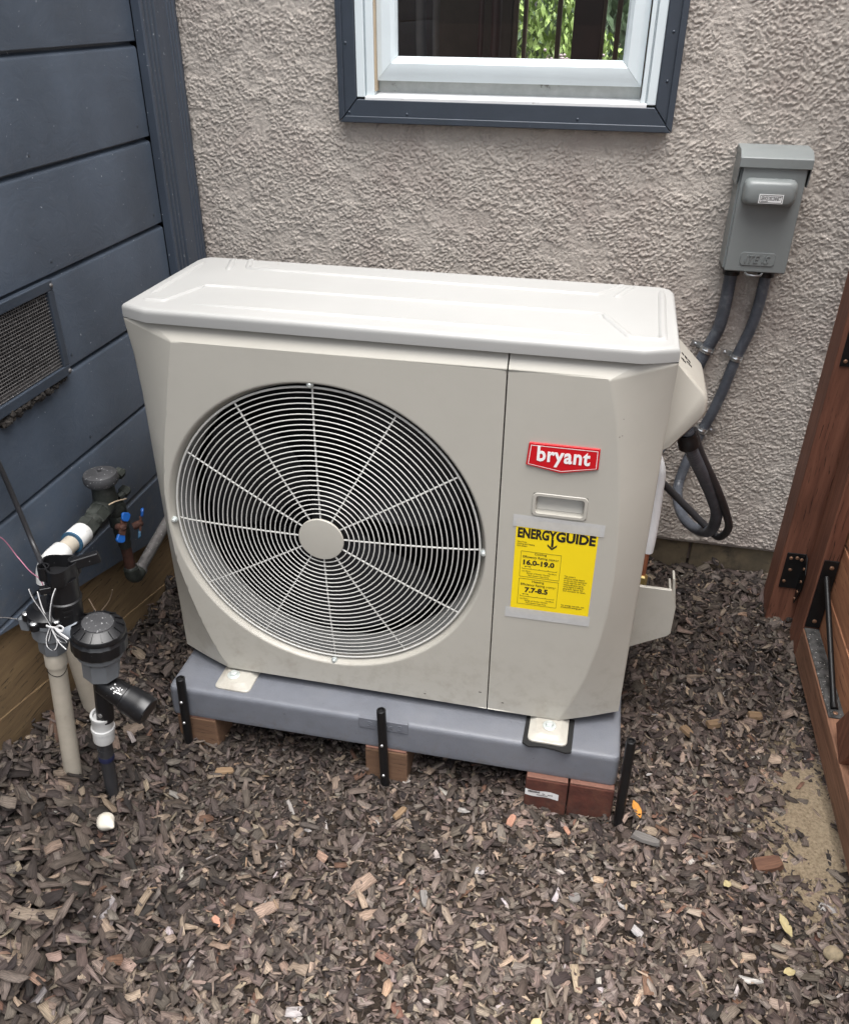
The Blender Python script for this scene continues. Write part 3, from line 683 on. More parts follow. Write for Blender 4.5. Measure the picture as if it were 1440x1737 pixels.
# ------------------------------------------------------------------ room and garden seen through the window
def build_room():
    mb = MB()
    mb.box((-3.2,.16,.4),(3.2,3.3,.45)); mb.box((-3.2,.16,2.6),(3.2,3.3,2.7)); mb.box((-3.3,.16,.4),(-3.2,3.3,2.7)); mb.box((3.2,.16,.4),(3.3,3.3,2.7))
    mb.box((-3.2,3.2,.45),(-.295,3.3,2.6)); mb.box((-.295,3.2,2.3),(1.4,3.3,2.6)); mb.box((1.4,3.2,.45),(3.2,3.3,2.6)); mb.box((-.295,3.2,.45),(1.4,3.3,.60))
    o = mb.build('room_walls', MT['room']); tag(o, kind='structure')
    t = thing('glazed_door', (.4,3.25,.6), 'bright glazing with brown bars seen through the window pane', 'door')
    for (a, b, m) in ((-.292,-.265,'mullion'),(-.235,-.215,'mullion'),(-.055,-.030,'mullion'),(.035,.185,'maroon'),(.186,.205,'mullion'),(.258,.285,'mullion'),(.42,.45,'mullion'),(.75,.80,'mullion'),(1.36,1.398,'mullion')):
        mb = MB(); mb.box((a,3.22,.602),(b,3.28,2.298)); mb.build('mullion' if m == 'mullion' else 'post', MT[m], t, bevel=.004)
    t = thing('curtain', (-.62,2.6,.5), 'grey curtain hanging in the dark room behind the window', 'curtain')
    for (x, wd) in ((-.66,.05),(-.585,.035),(-.37,.03),(-.30,.05)):
        mb = MB(); P = []
        for i in range(9): P.append((x+.006*math.sin(i*1.3+x*9), 2.6+.01*math.sin(i), .5+i*.25))
        mb.tube(P, wd/2, seg=8); mb.build('drape', MT['curtain'] if x < -.4 else MT['maroon'], t, smooth=60)
    def bush(name, c, rad, n, m, label, size, fl=None):
        mb = MB(); t = thing(name, (c[0], c[1], -.03), label, 'shrub', 'garden shrubs beyond the room')
        for i in range(n):
            while True:
                p = Vector((rnd.uniform(-1,1), rnd.uniform(-1,1), rnd.uniform(-1,1)))
                if .25 < p.length < 1: break
            q = Vector(c)+Vector((p.x*rad[0], p.y*rad[1], p.z*rad[2]))
            d = Vector((rnd.gauss(0,1), rnd.gauss(0,1), rnd.gauss(0,1))).normalized(); u, v, _ = frame(d)
            s = size*rnd.uniform(.5, 1.3)
            mb.add([q-u*s*.4, q+d*s*.2-v*s*.0+u*s*.0+v*s, q+u*s*.4, q-v*s*.9], [(0,1,2,3)])
        mb.build('crown', m, t, recalc=False)
        mb = MB(); mb.tube([(c[0],c[1],-.05),(c[0]+.03,c[1],c[2]*.5),(c[0],c[1],c[2])], [.05,.04,.02], seg=7); mb.build('trunk', MT['twig'], t, smooth=60)
        if fl:
            mb = MB()
            for i in range(160):
                q = Vector((fl[0]+rnd.gauss(0,.10), fl[1]+rnd.gauss(0,.05), fl[2]+rnd.gauss(0,.05)))
                mb.lathe([(.004,-.01),(.012,0),(.004,.01)], q, (0,-1,.4), seg=6)
            mb.build('blossom', MT['flower'], t)
    bush('garden_shrub', (-.35,5.6,.9), (.5,.4,.9), 2600, MT['leaf'], 'bright green garden shrub at left of the glazing behind the window', .05)
    bush('garden_shrub', (.05,5.4,.6), (.34,.35,.65), 2200, MT['leaf'], 'leafy garden shrub with mauve blossom seen through the window', .045, fl=(-.02,5.0,.98))
    bush('garden_shrub', (.95,6.6,1.2), (1.1,.6,1.5), 4000, MT['leafdk'], 'dark feathery conifer seen through the right of the window', .09)
    bush('garden_shrub', (-1.0,8.0,1.4), (1.6,.6,1.8), 4000, MT['leafdk'], 'deep green hedge far behind the other garden shrubs', .10)
build_room()

# ------------------------------------------------------------------ equipment pad, paver blocks, rods
PADZ0, PADZ1 = .050, .126
def build_pad():
    t = thing('equipment_pad', (0, -.62, PADZ0), 'grey plastic pad raised on pavers under the heat pump', 'pad')
    mb = MB(); x0, x1, y0, y1 = -.473, .484, -.846, -.385
    n = 10; out = []
    for (cx, cy, a0) in ((x1-.012,y0+.012,-90),(x1-.012,y1-.012,0),(x0+.012,y1-.012,90),(x0+.012,y0+.012,180)):
        for k in range(4): a = R(a0+k*30); out.append((cx+.012*math.cos(a), cy+.012*math.sin(a)))
    lev = [(PADZ0,-.0008),(PADZ0+.004,0),(PADZ0+.010,0),(PADZ1-.014,-.0012),(PADZ1-.008,-.0014),(PADZ1-.0028,-.0032),(PADZ1-.0006,-.0068),(PADZ1,-.011),(PADZ1,-.018)]
    vs, fs = [], []; m_ = len(out)
    for z, ins in lev:
        for (x, y) in out:
            vs.append((x+(-ins if x < 0 else ins), y+(-ins if y < -.6 else ins), z))
    for i in range(len(lev)-1):
        for k in range(m_): fs.append((i*m_+k, i*m_+(k+1) % m_, (i+1)*m_+(k+1) % m_, (i+1)*m_+k))
    fs.append(list(range(m_))[::-1]); fs.append([(len(lev)-1)*m_+k for k in range(m_)])
    mb.add(vs, fs); mb.build('slab', MT['pad'], t, smooth=40)
    mb = MB(); mb.box((-.046,-.8475,.101),(.058,-.838,.1278)); mb.build('size_tab', MT['pad'], t, bevel=.0012)
    lettering('lettering', '36 x 3', MT['pad'], t, (-.028,-.8476,.108), (1,0,0), (0,0,1), .075, .013, bold=.0, thick=.0008)
    return t
build_pad()

def paver(x0, x1, y0, y1, z0, z1, m, label, mt=None):
    t = thing('paver', ((x0+x1)/2, (y0+y1)/2, z0), label, 'brick', 'pavers under the pad')
    mb = MB(); mb.box((x0,y0,z0),(x1,y1,z1-.0045)); mb.build('block', MT[m], t, bevel=.004)
    mb = MB(); mb.box((x0+.0015,y0+.0012,z1-.0044),(x1-.0015,y1-.002,z1)); mb.build('top_face', MT[mt or m], t, bevel=.0015)
    return t
paver(-.463,-.372,-.846,-.66,-.055,.049,'bricktan','tan cut paver under the left front corner of the grey pad','brickpink')
paver(-.035,.056,-.850,-.66,-.06,.049,'bricktan','tan cut paver behind the middle black rod','brickpink')
p3 = paver(.305,.3905,-.858,-.66,-.08,.049,'brick','red paver with a white sticker under the pad','brickpink')
paver(.3925,.482,-.856,-.66,-.08,.049,'brick','plain red paver at the right front corner of the pad','brickpink')
st = MB()
xs = np.linspace(.306, .374, 9)
vs = [(x, -.8588-.0008*math.sin(i*.9), .0165-.004*math.sin(i*.75)*.4-.0006*i+(0)) for i, x in enumerate(xs)]+[(x, -.8588-.0006*math.sin(i*.9+.4), -.0005-.0012*math.sin(i*.8)-.0006*i) for i, x in enumerate(xs)]
st.add(vs, [(i, i+1, 10+i, 9+i) for i in range(8)]); stk = st.build('sticker', MT['paper'], p3)
st = MB()
for a, b, z, h in ((.312,.336,.0085,.0055),(.341,.347,.0072,.002),(.352,.362,.006,.002),(.330,.352,.0025,.0018)):
    k = a
    while k < b: wd = rnd.uniform(.001,.0026); st.box((k,-.8602,z),(min(k+wd,b),-.8598,z+h*rnd.uniform(.6,1))); k += wd+.0007
st.build('print', MT['ink'], stk)

def rod(a, b, label):
    a, b = Vector(a), Vector(b); t = thing('black_rod', tuple(b), label, 'rod', 'black rods pinning the pad')
    ax = (a-b).normalized(); L = (a-b).length
    mb = MB(); mb.lathe([(.0095,-.05),(.0095,L-.0015),(.0082,L),(.0062,L),(.0055,L-.004)], b, ax, seg=20); mb.build('tube', MT['blackclean'], t, smooth=40)
    for h in (.42, .80) if label.startswith('l') or 'left' in label else (.30, .50):
        pass
    for h in ((.33,.66) if 'left' in label else (.14,.56) if 'middle' in label else ()):
        c = b+ax*L*h+Vector((0,-.0094,0))
        mb = MB(); mb.lathe([(.0036,0),(.0036,.0008),(.0024,.0022),(.0008,.0026)], c, (.1,-1,.15), seg=10); mb.build('screw', MT['steel'], t, smooth=50)
rod((-.429,-.8585,.170),(-.437,-.8585,-.012),'black rod with two screws at the left front of the pad')
rod((.006,-.8605,.172),(.011,-.8625,-.034),'black rod with two screws at the middle of the pad front')
rod((.4955,-.853,.188),(.497,-.868,-.02),'plain black rod past the right corner of the pad')

# ------------------------------------------------------------------ heat pump
def build_unit():
    yaw_ = -.0075
    t = thing('heat_pump', (0, YF, PADZ1), 'cream outdoor heat pump with a round wire fan grille', 'heat pump', rz=yaw_)
    ZB, ZT, ZL = .146, .9105, .9125
    FY = YF-.0025                                   # main face
    czs0 = [.146,.20,.27,.346,.42,.50,.58,.66,.74,.82,.884]
    cxs0 = {1: [.356,.378,.398,.412,.4205,.4225,.4205,.414,.404,.390,.372], -1: [.356,.380,.404,.423,.4365,.4405,.4375,.424,.407,.390,.374]}
    hz0, hz1 = .622, .666
    czs = sorted(czs0+[.150,.880,hz0,hz1])
    CXS = {k: [float(np.interp(z, czs0, v)) for z in czs] for k, v in cxs0.items()}
    SEAM = .210; G = .0013
    def side(i): k = (czs[i]-.146)/(.884-.146); z_ = .156+(ZT-.156)*k; return (.473, YF+.022+.018*min(1, (ZT-z_)/.10), z_)
    def facet(mb, sg):
        n = len(czs); vs = []; cxs = CXS[sg]
        for i in range(n):
            a = Vector((sg*cxs[i], FY, czs[i])); b = Vector((sg*.473, side(i)[1], side(i)[2]))
            for k, kk in enumerate((0, .035, .5, .95, 1)):
                q = a.lerp(b, kk)
                bulge = math.sin(math.pi*kk)*.0015; vs.append((q.x+sg*bulge*.5, q.y-bulge, q.z))
        fs = [(i*5+k, i*5+k+1, (i+1)*5+k+1, (i+1)*5+k) for i in range(n-1) for k in range(4)]
        mb.add(vs, fs)
        # top triangle up to the lid, side return, lower return
        A = (sg*.418, YF+.015, ZT); S = (sg*.473, YF+.022, ZT); Cc = [vs[(n-1)*5+k] for k in range(5)]
        mb.add(Cc+[A], [(k, k+1, 5) for k in range(4)])
        back = [(sg*.473, YF+.06, side(i)[2]) for i in range(n)]
        mb.add([vs[i*5+4] for i in range(n)]+back, [(i, i+1, n+i+1, n+i) for i in range(n-1)])
        low = [vs[k] for k in range(5)]
        mb.add(low+[(x, YF+.06, .154) for x, y, z in low], [(k, k+1, 6+k, 5+k) for k in range(4)])
    def topband(mb, xa, xb):                       # slopes back up from the face to the lid
        xs = [xa, xb]
        vs = []
        for kk in (0, .12, .9, 1):
            for x0, x1 in (xa, xb): vs.append((x0+(x1-x0)*kk, FY+(YF+.015-FY)*kk, .884+(ZT-.884)*kk))
        mb.add(vs, [(j*2, j*2+1, j*2+3, j*2+2) for j in range(3)])
    def weld(mb):
        o = mb
        return o
    # ---- fan panel
    CX, CZ, RR = -.122, .517, .3150
    mb = MB()
    left = [(-CXS[-1][i], czs[i]) for i in range(len(czs)-1, -1, -1)]
    poly = left+[(SEAM-G, ZB), (SEAM-G, .884)]
    def hit(a):
        d = (math.cos(a), math.sin(a)); best = None
        for i in range(len(poly)):
            (x1,z1),(x2,z2) = poly[i], poly[(i+1) % len(poly)]
            ex, ez = x2-x1, z2-z1; den = d[0]*ez-d[1]*ex
            if abs(den) < 1e-12: continue
            tt = ((x1-CX)*ez-(z1-CZ)*ex)/den; s = ((x1-CX)*d[1]-(z1-CZ)*d[0])/den
            if tt > 0 and -1e-6 <= s <= 1+1e-6 and (best is None or tt < best): best = tt
        return (CX+d[0]*best, CZ+d[1]*best)
    angs = sorted(set([round(2*math.pi*k/144-math.pi, 6) for k in range(144)]+[round(math.atan2(z-CZ, x-CX), 6) for x, z in poly]))
    n = len(angs)
    ring = [(CX+RR*math.cos(a), FY, CZ+RR*math.sin(a)) for a in angs]
    bnd = [(hit(a)[0], FY, hit(a)[1]) for a in angs]
    def pull(p, q, d):
        p, q = Vector(p), Vector(q); L = (q-p).length; return tuple(p+(q-p)*(d/L))
    r1_ = [pull(a, b, .002) for a, b in zip(ring, bnd)]; r2_ = [pull(b, a, min(.004, (Vector(a)-Vector(b)).length*.4)) for a, b in zip(ring, bnd)]
    mb.add(ring+r1_+r2_+bnd, [(j*n+i, j*n+(i+1) % n, (j+1)*n+(i+1) % n, (j+1)*n+i) for j in range(3) for i in range(n)])
    prof = [(RR,0),(RR-.0015,.0004),(RR-.003,.0016),(RR-.0042,.0036),(RR-.0065,.011),(RR-.0095,.018),(RR-.0115,.022),(RR-.0125,.0245)]
    vs = [(CX+r*math.cos(a), FY+d, CZ+r*math.sin(a)) for r, d in prof for a in angs]
    mb.add(vs, [(j*n+i, j*n+(i+1) % n, (j+1)*n+(i+1) % n, (j+1)*n+i) for j in range(len(prof)-1) for i in range(n)])
    facet(mb, -1); topband(mb, (-.374, -.418), (SEAM-G, SEAM-G))
    mb.add([(SEAM-G,FY,ZB),(SEAM-G,FY,.884),(SEAM-G,YF+.015,ZT),(SEAM-G,YF+.03,ZT),(SEAM-G,YF+.03,ZB)], [(0,1,2,3,4)])
    mb.add([(-.356,FY,ZB),(SEAM-G,FY,ZB),(SEAM-G,YF+.05,ZB+.006),(-.356,YF+.05,ZB+.006)], [(0,1,2,3)])
    def finish(mb, name):
        o = mb.build(name, MT['cream'], t, recalc=False)
        bm = bmesh.new(); bm.from_mesh(o.data); bmesh.ops.remove_doubles(bm, verts=bm.verts, dist=2e-5)
        bmesh.ops.dissolve_degenerate(bm, dist=1e-6, edges=bm.edges)
        bmesh.ops.recalc_face_normals(bm, faces=bm.faces)
        c = sum((f.normal.y*f.calc_area() for f in bm.faces), 0)
        if c > 0: bmesh.ops.reverse_faces(bm, faces=bm.faces)
        bm.to_mesh(o.data); bm.free()
        o.data.shade_smooth()
        o.data.set_sharp_from_angle(angle=R(58))
        return o
    fan_panel = finish(mb, 'fan_panel')
    # ---- service panel with a grip recess
    mb = MB(); hx0, hx1 = .268, .361
    rows = czs; cx_at = lambda z: float(np.interp(z, czs, CXS[1]))
    xa = SEAM+G
    h1 = lambda z: min(hx1, cx_at(z)-.008)
    for z0, z1 in zip(rows[:-1], rows[1:]):
        q = lambda a0, b0, a1, b1: mb.add([(a0,FY,z0),(b0,FY,z0),(b1,FY,z1),(a1,FY,z1)], [(0,1,2,3)])
        q(xa, hx0, xa, hx0)
        if not (z0 >= hz0-1e-6 and z1 <= hz1+1e-6): q(hx0, h1(z0), hx0, h1(z1))
        # right strip keeps the crease's own points
        q(h1(z0), cx_at(z0)-.004, h1(z1), cx_at(z1)-.004); q(cx_at(z0)-.004, cx_at(z0), cx_at(z1)-.004, cx_at(z1))
    facet_rows = MB(); 
    facet(mb, 1); topband(mb, (xa, xa), (.372, .418))
    mb.add([(xa,FY,ZB),(xa,FY,.884),(xa,YF+.015,ZT),(xa,YF+.03,ZT),(xa,YF+.03,ZB)], [(0,1,2,3,4)])
    mb.add([(xa,FY,ZB),(.356,FY,ZB),(.356,YF+.05,ZB+.006),(xa,YF+.05,ZB+.006)], [(0,1,2,3)])
    service = finish(mb, 'service_panel')
    # grip cup: rim, then a scooped pocket
    mb = MB()
    def rrect(x0, x1, z0, z1, r, k=4):
        P = []
        for (cx, cz, a0) in ((x1-r,z1-r,0),(x0+r,z1-r,90),(x0+r,z0+r,180),(x1-r,z0+r,270)):
            for j in range(k+1): a = R(a0+90*j/k); P.append((cx+r*math.cos(a), cz+r*math.sin(a)))
        return P
    loops = [(0,0,-.001,.008),(.0008,.0008,-.0022,.008),(.0055,.0055,-.0022,.006),(.0065,.0065,.001,.006),(.008,.008,.016,.004)]
    vs = []; 
    for ix, iz, d, r in loops: vs += [(x, FY+d, z) for x, z in rrect(hx0-.001+ix, hx1+.001-ix, hz0-.001+iz, hz1+.001-iz, r)]
    m_ = 20
    fs = [(j*m_+i, j*m_+(i+1) % m_, (j+1)*m_+(i+1) % m_, (j+1)*m_+i) for j in range(4) for i in range(m_)]
    mb.add(vs, fs)
    # scoop: pocket floor slopes out towards the bottom
    mb.add([(hx0+.006,FY+.024,hz1-.006),(hx1-.006,FY+.024,hz1-.006),(hx1-.006,FY+.010,hz0+.007),(hx0+.006,FY+.010,hz0+.007)], [(0,1,2,3)])
    mb.build('grip', MT['cream'], t, smooth=35)
    # ---- lid
    D = .353
    def lid_outline(i):
        o = [(-.473+i,YF+.022+i*.5),(-.418+i*.4,YF+i),(.418-i*.4,YF+i),(.473-i,YF+.022+i*.5),
             (.473-i,YF+D-.036),(.468-i,YF+D-.018),(.452-i*.5,YF+D-.005-i*.5),(.430,YF+D-i),(-.440,YF+D-i),(-.458+i*.5,YF+D-.006-i*.5),(-.469+i,YF+D-.018),(-.473+i,YF+D-.034)]
        return o
    lev = [(ZL,0),(ZL+.003,0),(.9265,.0002),(.9295,.0004),(.9325,.0016),(.9350,.0040),(.9360,.0075),(.9361,.0130)]
    mb = MB(); vs = []; m_ = 12
    for z, i in lev: vs += [(x, y, z) for x, y in lid_outline(i)]
    fs = [(j*m_+k, j*m_+(k+1) % m_, (j+1)*m_+(k+1) % m_, (j+1)*m_+k) for j in range(len(lev)-1) for k in range(m_)]
    fs += [list(range(m_))[::-1], [(len(lev)-1)*m_+k for k in range(m_)]]
    mb.add(vs, fs); lid = mb.build('top_cover', MT['creamlid'], t, smooth=34)
    ribs = [[(-.366,-.430),(-.346,-.497),(.333,-.509),(.382,-.434)], [(-.402,-.434),(-.378,-.520)], [(.366,-.524),(.399,-.438)],
            [(-.448,-.728),(-.409,-.727),(-.375,-.622),(.347,-.620),(.397,-.731),(.446,-.729),(.449,-.450)], [(-.450,-.700),(-.450,-.470)],
            [(-.362,-.733),(.351,-.732)]]
    for path in ribs:
        mb = MB()
        pts = []
        for (a, b) in zip(path[:-1], path[1:]):
            for k in range(12): pts.append((a[0]+(b[0]-a[0])*k/12, a[1]+(b[1]-a[1])*k/12))
        pts.append(path[-1])
        # low rounded bead
        n = len(pts); sec = [(-.0080,-.0006),(-.0058,.0012),(-.0032,.0030),(0,.0034),(.0032,.0030),(.0058,.0012),(.0080,-.0006)]
        vs = []
        for i, p in enumerate(pts):
            a = Vector(pts[max(0,i-2)]); b = Vector(pts[min(n-1,i+2)]); d = (b-a).normalized(); nx, ny = -d.y, d.x
            f = min(1, i/2, (n-1-i)/2)**.5
            vs += [(p[0]+nx*s*(.5+.5*f), p[1]+ny*s*(.5+.5*f), .936+h*f-(1-f)*.0004) for s, h in sec]
        k = len(sec)
        mb.add(vs, [(i*k+j, i*k+j+1, (i+1)*k+j+1, (i+1)*k+j) for i in range(n-1) for j in range(k-1)])
        o = mb.build('pressed_rib', MT['creamlid'], lid, recalc=False); o.data.shade_smooth()
    mb = MB()
    for i in range(12):
        x, z = .422+rnd.gauss(0, .014), .797+rnd.gauss(0, .008); k = float(np.interp(z, czs, CXS[1])); f = (x-k)/(.473-k)
        y = FY+(YF+.038-FY)*f-.0017*math.sin(math.pi*max(0, f))-.0004; a = rnd.choice((0, .5, 1.4)); l = rnd.choice((.0005, .0007, .0009, .0022))
        mb.obox((x, y, z), ((math.cos(a), .5*math.cos(a), math.sin(a)), (-.5, 1, 0), (-math.sin(a), -.5*math.sin(a), math.cos(a))), (l, .0003, rnd.uniform(.0003, .0007)))
    for i in range(3):
        x, z = rnd.uniform(-.3, .33), rnd.uniform(.150, .19); mb.obox((x if x < .34 else .3, FY-.0002, z), ((1,0,0),(0,1,0),(0,0,1)), (rnd.uniform(.0006,.003), .0003, .0006))
    o = mb.build('scuff_marks', MT['rubber'], t); o['kind'] = 'stuff'
    # ---- cabinet: sides, back, base
    mb = MB(); mb.box((-.4725,YF+.055,.150),(-.4705,YF+.348,.9115)); mb.box((.4705,YF+.055,.150),(.4725,YF+.348,.9115)); mb.box((-.4704,YF+.342,.150),(.4704,YF+.346,.9115)); mb.box((-.4704,YF+.05,.150),(.4704,YF+.341,.156))
    mb.build('cabinet', MT['cream'], t)
    mb = MB(); mb.box((-.4700,YF+.10,.158),(-.4690,YF+.34,.910)); mb.box((.2060,YF+.03,.158),(.2070,YF+.34,.910)); mb.box((-.469,YF+.339,.158),(.206,YF+.3405,.910)); mb.box((-.469,YF+.06,.157),(.206,YF+.338,.158)); mb.box((-.469,YF+.06,.909),(.206,YF+.338,.910))
    mb.build('black_liner', MT['dark'], t)  # black inner liner added so the cream cabinet bounces no light
    # inner ring (throat) behind the grille
    mb = MB()
    prof = [(RR-.0125,.0245),(RR-.015,.030),(RR-.019,.060),(RR-.019,.085),(RR-.011,.095)]
    vs = [(CX+r*math.cos(2*math.pi*k/96), FY+d, CZ+r*math.sin(2*math.pi*k/96)) for r, d in prof for k in range(96)]
    mb.add(vs, [(j*96+k, j*96+(k+1) % 96, (j+1)*96+(k+1) % 96, (j+1)*96+k) for j in range(4) for k in range(96)])
    o = mb.build('fan_throat', MT['shroud'], t, recalc=False, smooth=40)
    # ---- fan: hub and blades
    hub = MB(); hub.lathe([(.055,.12),(.055,.09),(.045,.075),(.02,.072)], (CX,FY,CZ), (0,1,0), seg=32); fan = hub.build('fan', MT['blade'], t, smooth=40)
    for b in range(3):
        a0 = 2*math.pi*b/3+.5; mb = MB(); vs = []
        for i in range(9):
            r = .05+(.285-.05)*i/8; span = R(78)*(.55+.45*math.sin(math.pi*min(1, i/8*.9)))
            for k in range(9):
                a = a0+span*(k/8-.5)+.35*i/8
                vs.append((CX+r*math.cos(a), FY+.095+.06*(k/8-.5)*(1-.25*i/8)+.010, CZ+r*math.sin(a)))
        mb.add(vs, [(i*9+k, i*9+k+1, (i+1)*9+k+1, (i+1)*9+k) for i in range(8) for k in range(8)])
        o = mb.build('blade', MT['blade'], fan, recalc=False); o.data.shade_smooth()
    # ---- wire grille: slightly domed rings over twelve spokes
    GR = .3005
    gy = lambda r: FY+.012-.016*(1-(r/GR)**2)
    mb = MB(); mb.tube([(CX+GR*math.cos(2*math.pi*k/128), gy(GR), CZ+GR*math.sin(2*math.pi*k/128)) for k in range(128)], .0022, seg=8, closed=True)
    gr = mb.build('fan_grille', MT['wire'], t, smooth=80)
    r = GR-.0098
    while r > .05:
        mb = MB(); ns = max(48, int(128*r/GR))
        mb.tube([(CX+r*math.cos(2*math.pi*k/ns), gy(r), CZ+r*math.sin(2*math.pi*k/ns)) for k in range(ns)], .00118, seg=6, closed=True)
        mb.build('ring_wire', MT['wire'], gr, smooth=80); r -= .00985
    for k in range(12):
        a = 2*math.pi*k/12+R(1.2); mb = MB(); end = .3095 if k % 3 == 0 else GR
        P = [(CX+q*math.cos(a), gy(min(q,GR))+.0030+(.004 if q > GR+.004 else 0), CZ+q*math.sin(a)) for q in np.linspace(.040, end, 10)]
        mb.tube(P, .0018, seg=6); mb.build('spoke', MT['wire'], gr, smooth=80)
        if k % 3 == 0:
            c = (CX+.3080*math.cos(a), FY+.011, CZ+.3080*math.sin(a))
            mb = MB(); mb.lathe([(.0065,0.002),(.0065,.006),(.0050,.0072),(.0042,.0072),(.0042,.0095),(.0028,.0108)], c, (0,-1,0), seg=14); mb.build('screw', MT['bolt'], gr, smooth=40)
    mb = MB(); mb.lathe([(.0445,.001),(.0445,.0035),(.0435,.0048),(.030,.0056),(.012,.006)], (CX, gy(0), CZ), (0,-1,0), seg=48); mb.build('hub_plate', MT['cream'], gr, smooth=40)
    # ---- maker's badge
    mb = MB(); bz = [(.251,.7205),(.254,.7625),(.371,.7625),(.3715,.7245),(.311,.7105)]
    mb.prism(bz, lambda u, v, d: (u, FY+d, v), -.004, .0); badge = mb.build('badge', MT['red'], t, bevel=.0012)
    def shrink(P, k):
        cx = sum(p[0] for p in P)/len(P); cz = sum(p[1] for p in P)/len(P)
        return [(cx+(x-cx)*(1-k/.06), cz+(z-cz)*(1-k/.024)) for x, z in P]
    o1, o2 = shrink(bz, .0034), shrink(bz, .0044); mb = MB(); n = 5
    mb.add([(x, FY-.0043, z) for x, z in o1]+[(x, FY-.0043, z) for x, z in o2], [(i, (i+1) % n, n+(i+1) % n, n+i) for i in range(n)])
    mb.build('badge_line', MT['white'], badge)
    lettering('lettering', 'bryant', MT['white'], badge, (.2685,FY-.0042,.7215), (1,0,0), (0,0,1), .088, .0365, bold=.028, thick=.0004, sp=1.08)
    # ---- taped energy label
    lx0, lx1, lz0, lz1 = .2425, .3865, .4055, .6095; y = FY-.0006
    mb = MB(); mb.box((lx0,y,lz0),(lx1,y+.0004,lz1)); lab = mb.build('energy_label', MT['yellow'], t)
    tl = lambda s, x, z, w_, h_, b=0, m='ink', keep=False: lettering('lettering', s, MT[m], lab, (x, y-.0001, z), (1,0,0), (0,0,1), w_, h_, bold=b, thick=.0002, keep=keep)
    tl('ENERGY', .2460, .5715, .0690, .0215, .045); tl('GUIDE', .3140, .5715, .0690, .0215, .045)
    ar = MB(); ar.box((.3065,y-.0003,.559),(.3105,y-.0001,.5745)); ar.add([(.3000,y-.0003,.5605),(.3085,y-.0003,.5525),(.3170,y-.0003,.5605),(.3170,y-.0003,.5650),(.3085,y-.0003,.5572),(.3000,y-.0003,.5650)], [(0,1,4,5),(1,2,3,4)]); ar.build('arrow', MT['ink'], lab)
    tl('Heat Pump\nCooling and Heating\nSplit System', .2465, .5525, .031, .0125)
    fr = MB()
    def rect(x0, x1, z0, z1, w_=.0006):
        for a, b, c, d in ((x0,z0,x1,z0+w_),(x0,z1-w_,x1,z1),(x0,z0+w_,x0+w_,z1-w_),(x1-w_,z0+w_,x1,z1-w_)): fr.box((a,y-.0003,b),(c,y-.0001,d))
    rect(.2545,.3270,.4880,.5440); rect(.2545,.3270,.4260,.4840)
    for zz in (.5060,.4440):
        fr.box((.2585,y-.0003,zz),(.3215,y-.0001,zz+.0006))
        for k in range(5): fr.box((.2585+k*.0156,y-.0003,zz+.0006),(.2592+k*.0156,y-.0001,zz+.0026))
        fr.add([(.2625,y-.0003,zz+.0062),(.2665,y-.0003,zz+.0062),(.2645,y-.0003,zz+.0036)], [(0,1,2)]); fr.add([(.2705,y-.0003,zz+.0062),(.2745,y-.0003,zz+.0062),(.2725,y-.0003,zz+.0036)], [(0,1,2)])
        fr.box((.266,y-.0003,zz+.0052),(.271,y-.0001,zz+.0058))
    fr.build('scale_lines', MT['ink'], lab)
    tl('Cooling', .2790, .5365, .0215, .0062, .008); tl('Efficiency Rating', .2585, .5285, .0440, .0064, .008); tl('(SEER2)*', .3045, .5285, .0185, .0050)
    tl('16.0-19.0', .2600, .5145, .0560, .0118, .045)
    tl('Heating', .2790, .4755, .0215, .0062, .008); tl('Efficiency Rating', .2585, .4675, .0440, .0064, .008); tl('(HSPF2)*', .3045, .4675, .0185, .0050)
    tl('7.7-8.5', .2665, .4535, .0425, .0118, .045)
    for zz in (.4880,.4260):
        tl('Least Efficient', .2585, zz+.0118, .0160, .0026, .0, 'inkgrey'); tl('Most Efficient', .3065, zz+.0118, .0155, .0026, .0, 'inkgrey')
        tl('Range of Similar Models', .2680, zz+.0068, .0420, .0036, .0); tl('*Split System Heat Pump', .2700, zz+.0022, .0380, .0034, .0)
    tl('This system\'s\nefficiency ratings depend\non the coil your contractor\ninstalls with this unit. The\nheating efficiency rating\nvaries slightly in different\ngeographic regions. Ask\nyour contractor for details.', .3355, .4660, .0420, .0365, .0)
    tl('For energy cost info, visit\nproductinfo.energy.gov', .3355, .4290, .0420, .0085, .004)
    for z0, z1, x0, x1, tw in ((.594,.6185,.2365,.3955,.001),(.3935,.4165,.2335,.3905,-.001)):
        mb = MB(); mb.add([(x0,FY-.0014,z0+tw),(x1,FY-.0014,z0-tw),(x1,FY-.0014,z1-tw),(x0,FY-.0014,z1+tw)], [(0,1,2,3)]); mb.build('tape', MT['tape'], lab, recalc=False)
    # ---- feet with bolts, rubber pad under the right one
    for (x0, x1, yf, bx, by, rub) in ((-.372,-.293,-.832,-.340,-.797,False),(.300,.378,-.840,.340,-.802,True)):
        mb = MB(); z = PADZ1+(.006 if rub else .0005)
        out = lambda i, o_: [(x0+i,-.745),(x0+i,yf+i+.010),(x0+i+.003,yf+i+.003),(x0+i+.010,yf+i),(x1-i-.010,yf+i),(x1-i-.003,yf+i+.003),(x1-i,yf+i+.010),(x1-i,-.745)]
        vs = []; lv = [(z,0),(z+.003,0),(z+.0042,.0012),(z+.0042,.004),(z+.0115,.0130),(z+.0122,.0150)]
        for zz, i in lv: vs += [(a, b, zz) for a, b in out(i, 0)]
        fs = [(j*8+k, j*8+k+1, (j+1)*8+k+1, (j+1)*8+k) for j in range(5) for k in range(7)]+[[40+k for k in range(8)], list(range(8))[::-1]]
        mb.add(vs, fs); ft = mb.build('mounting_foot', MT['cream'], t, smooth=45)
        b = MB(); zz = z+.0122
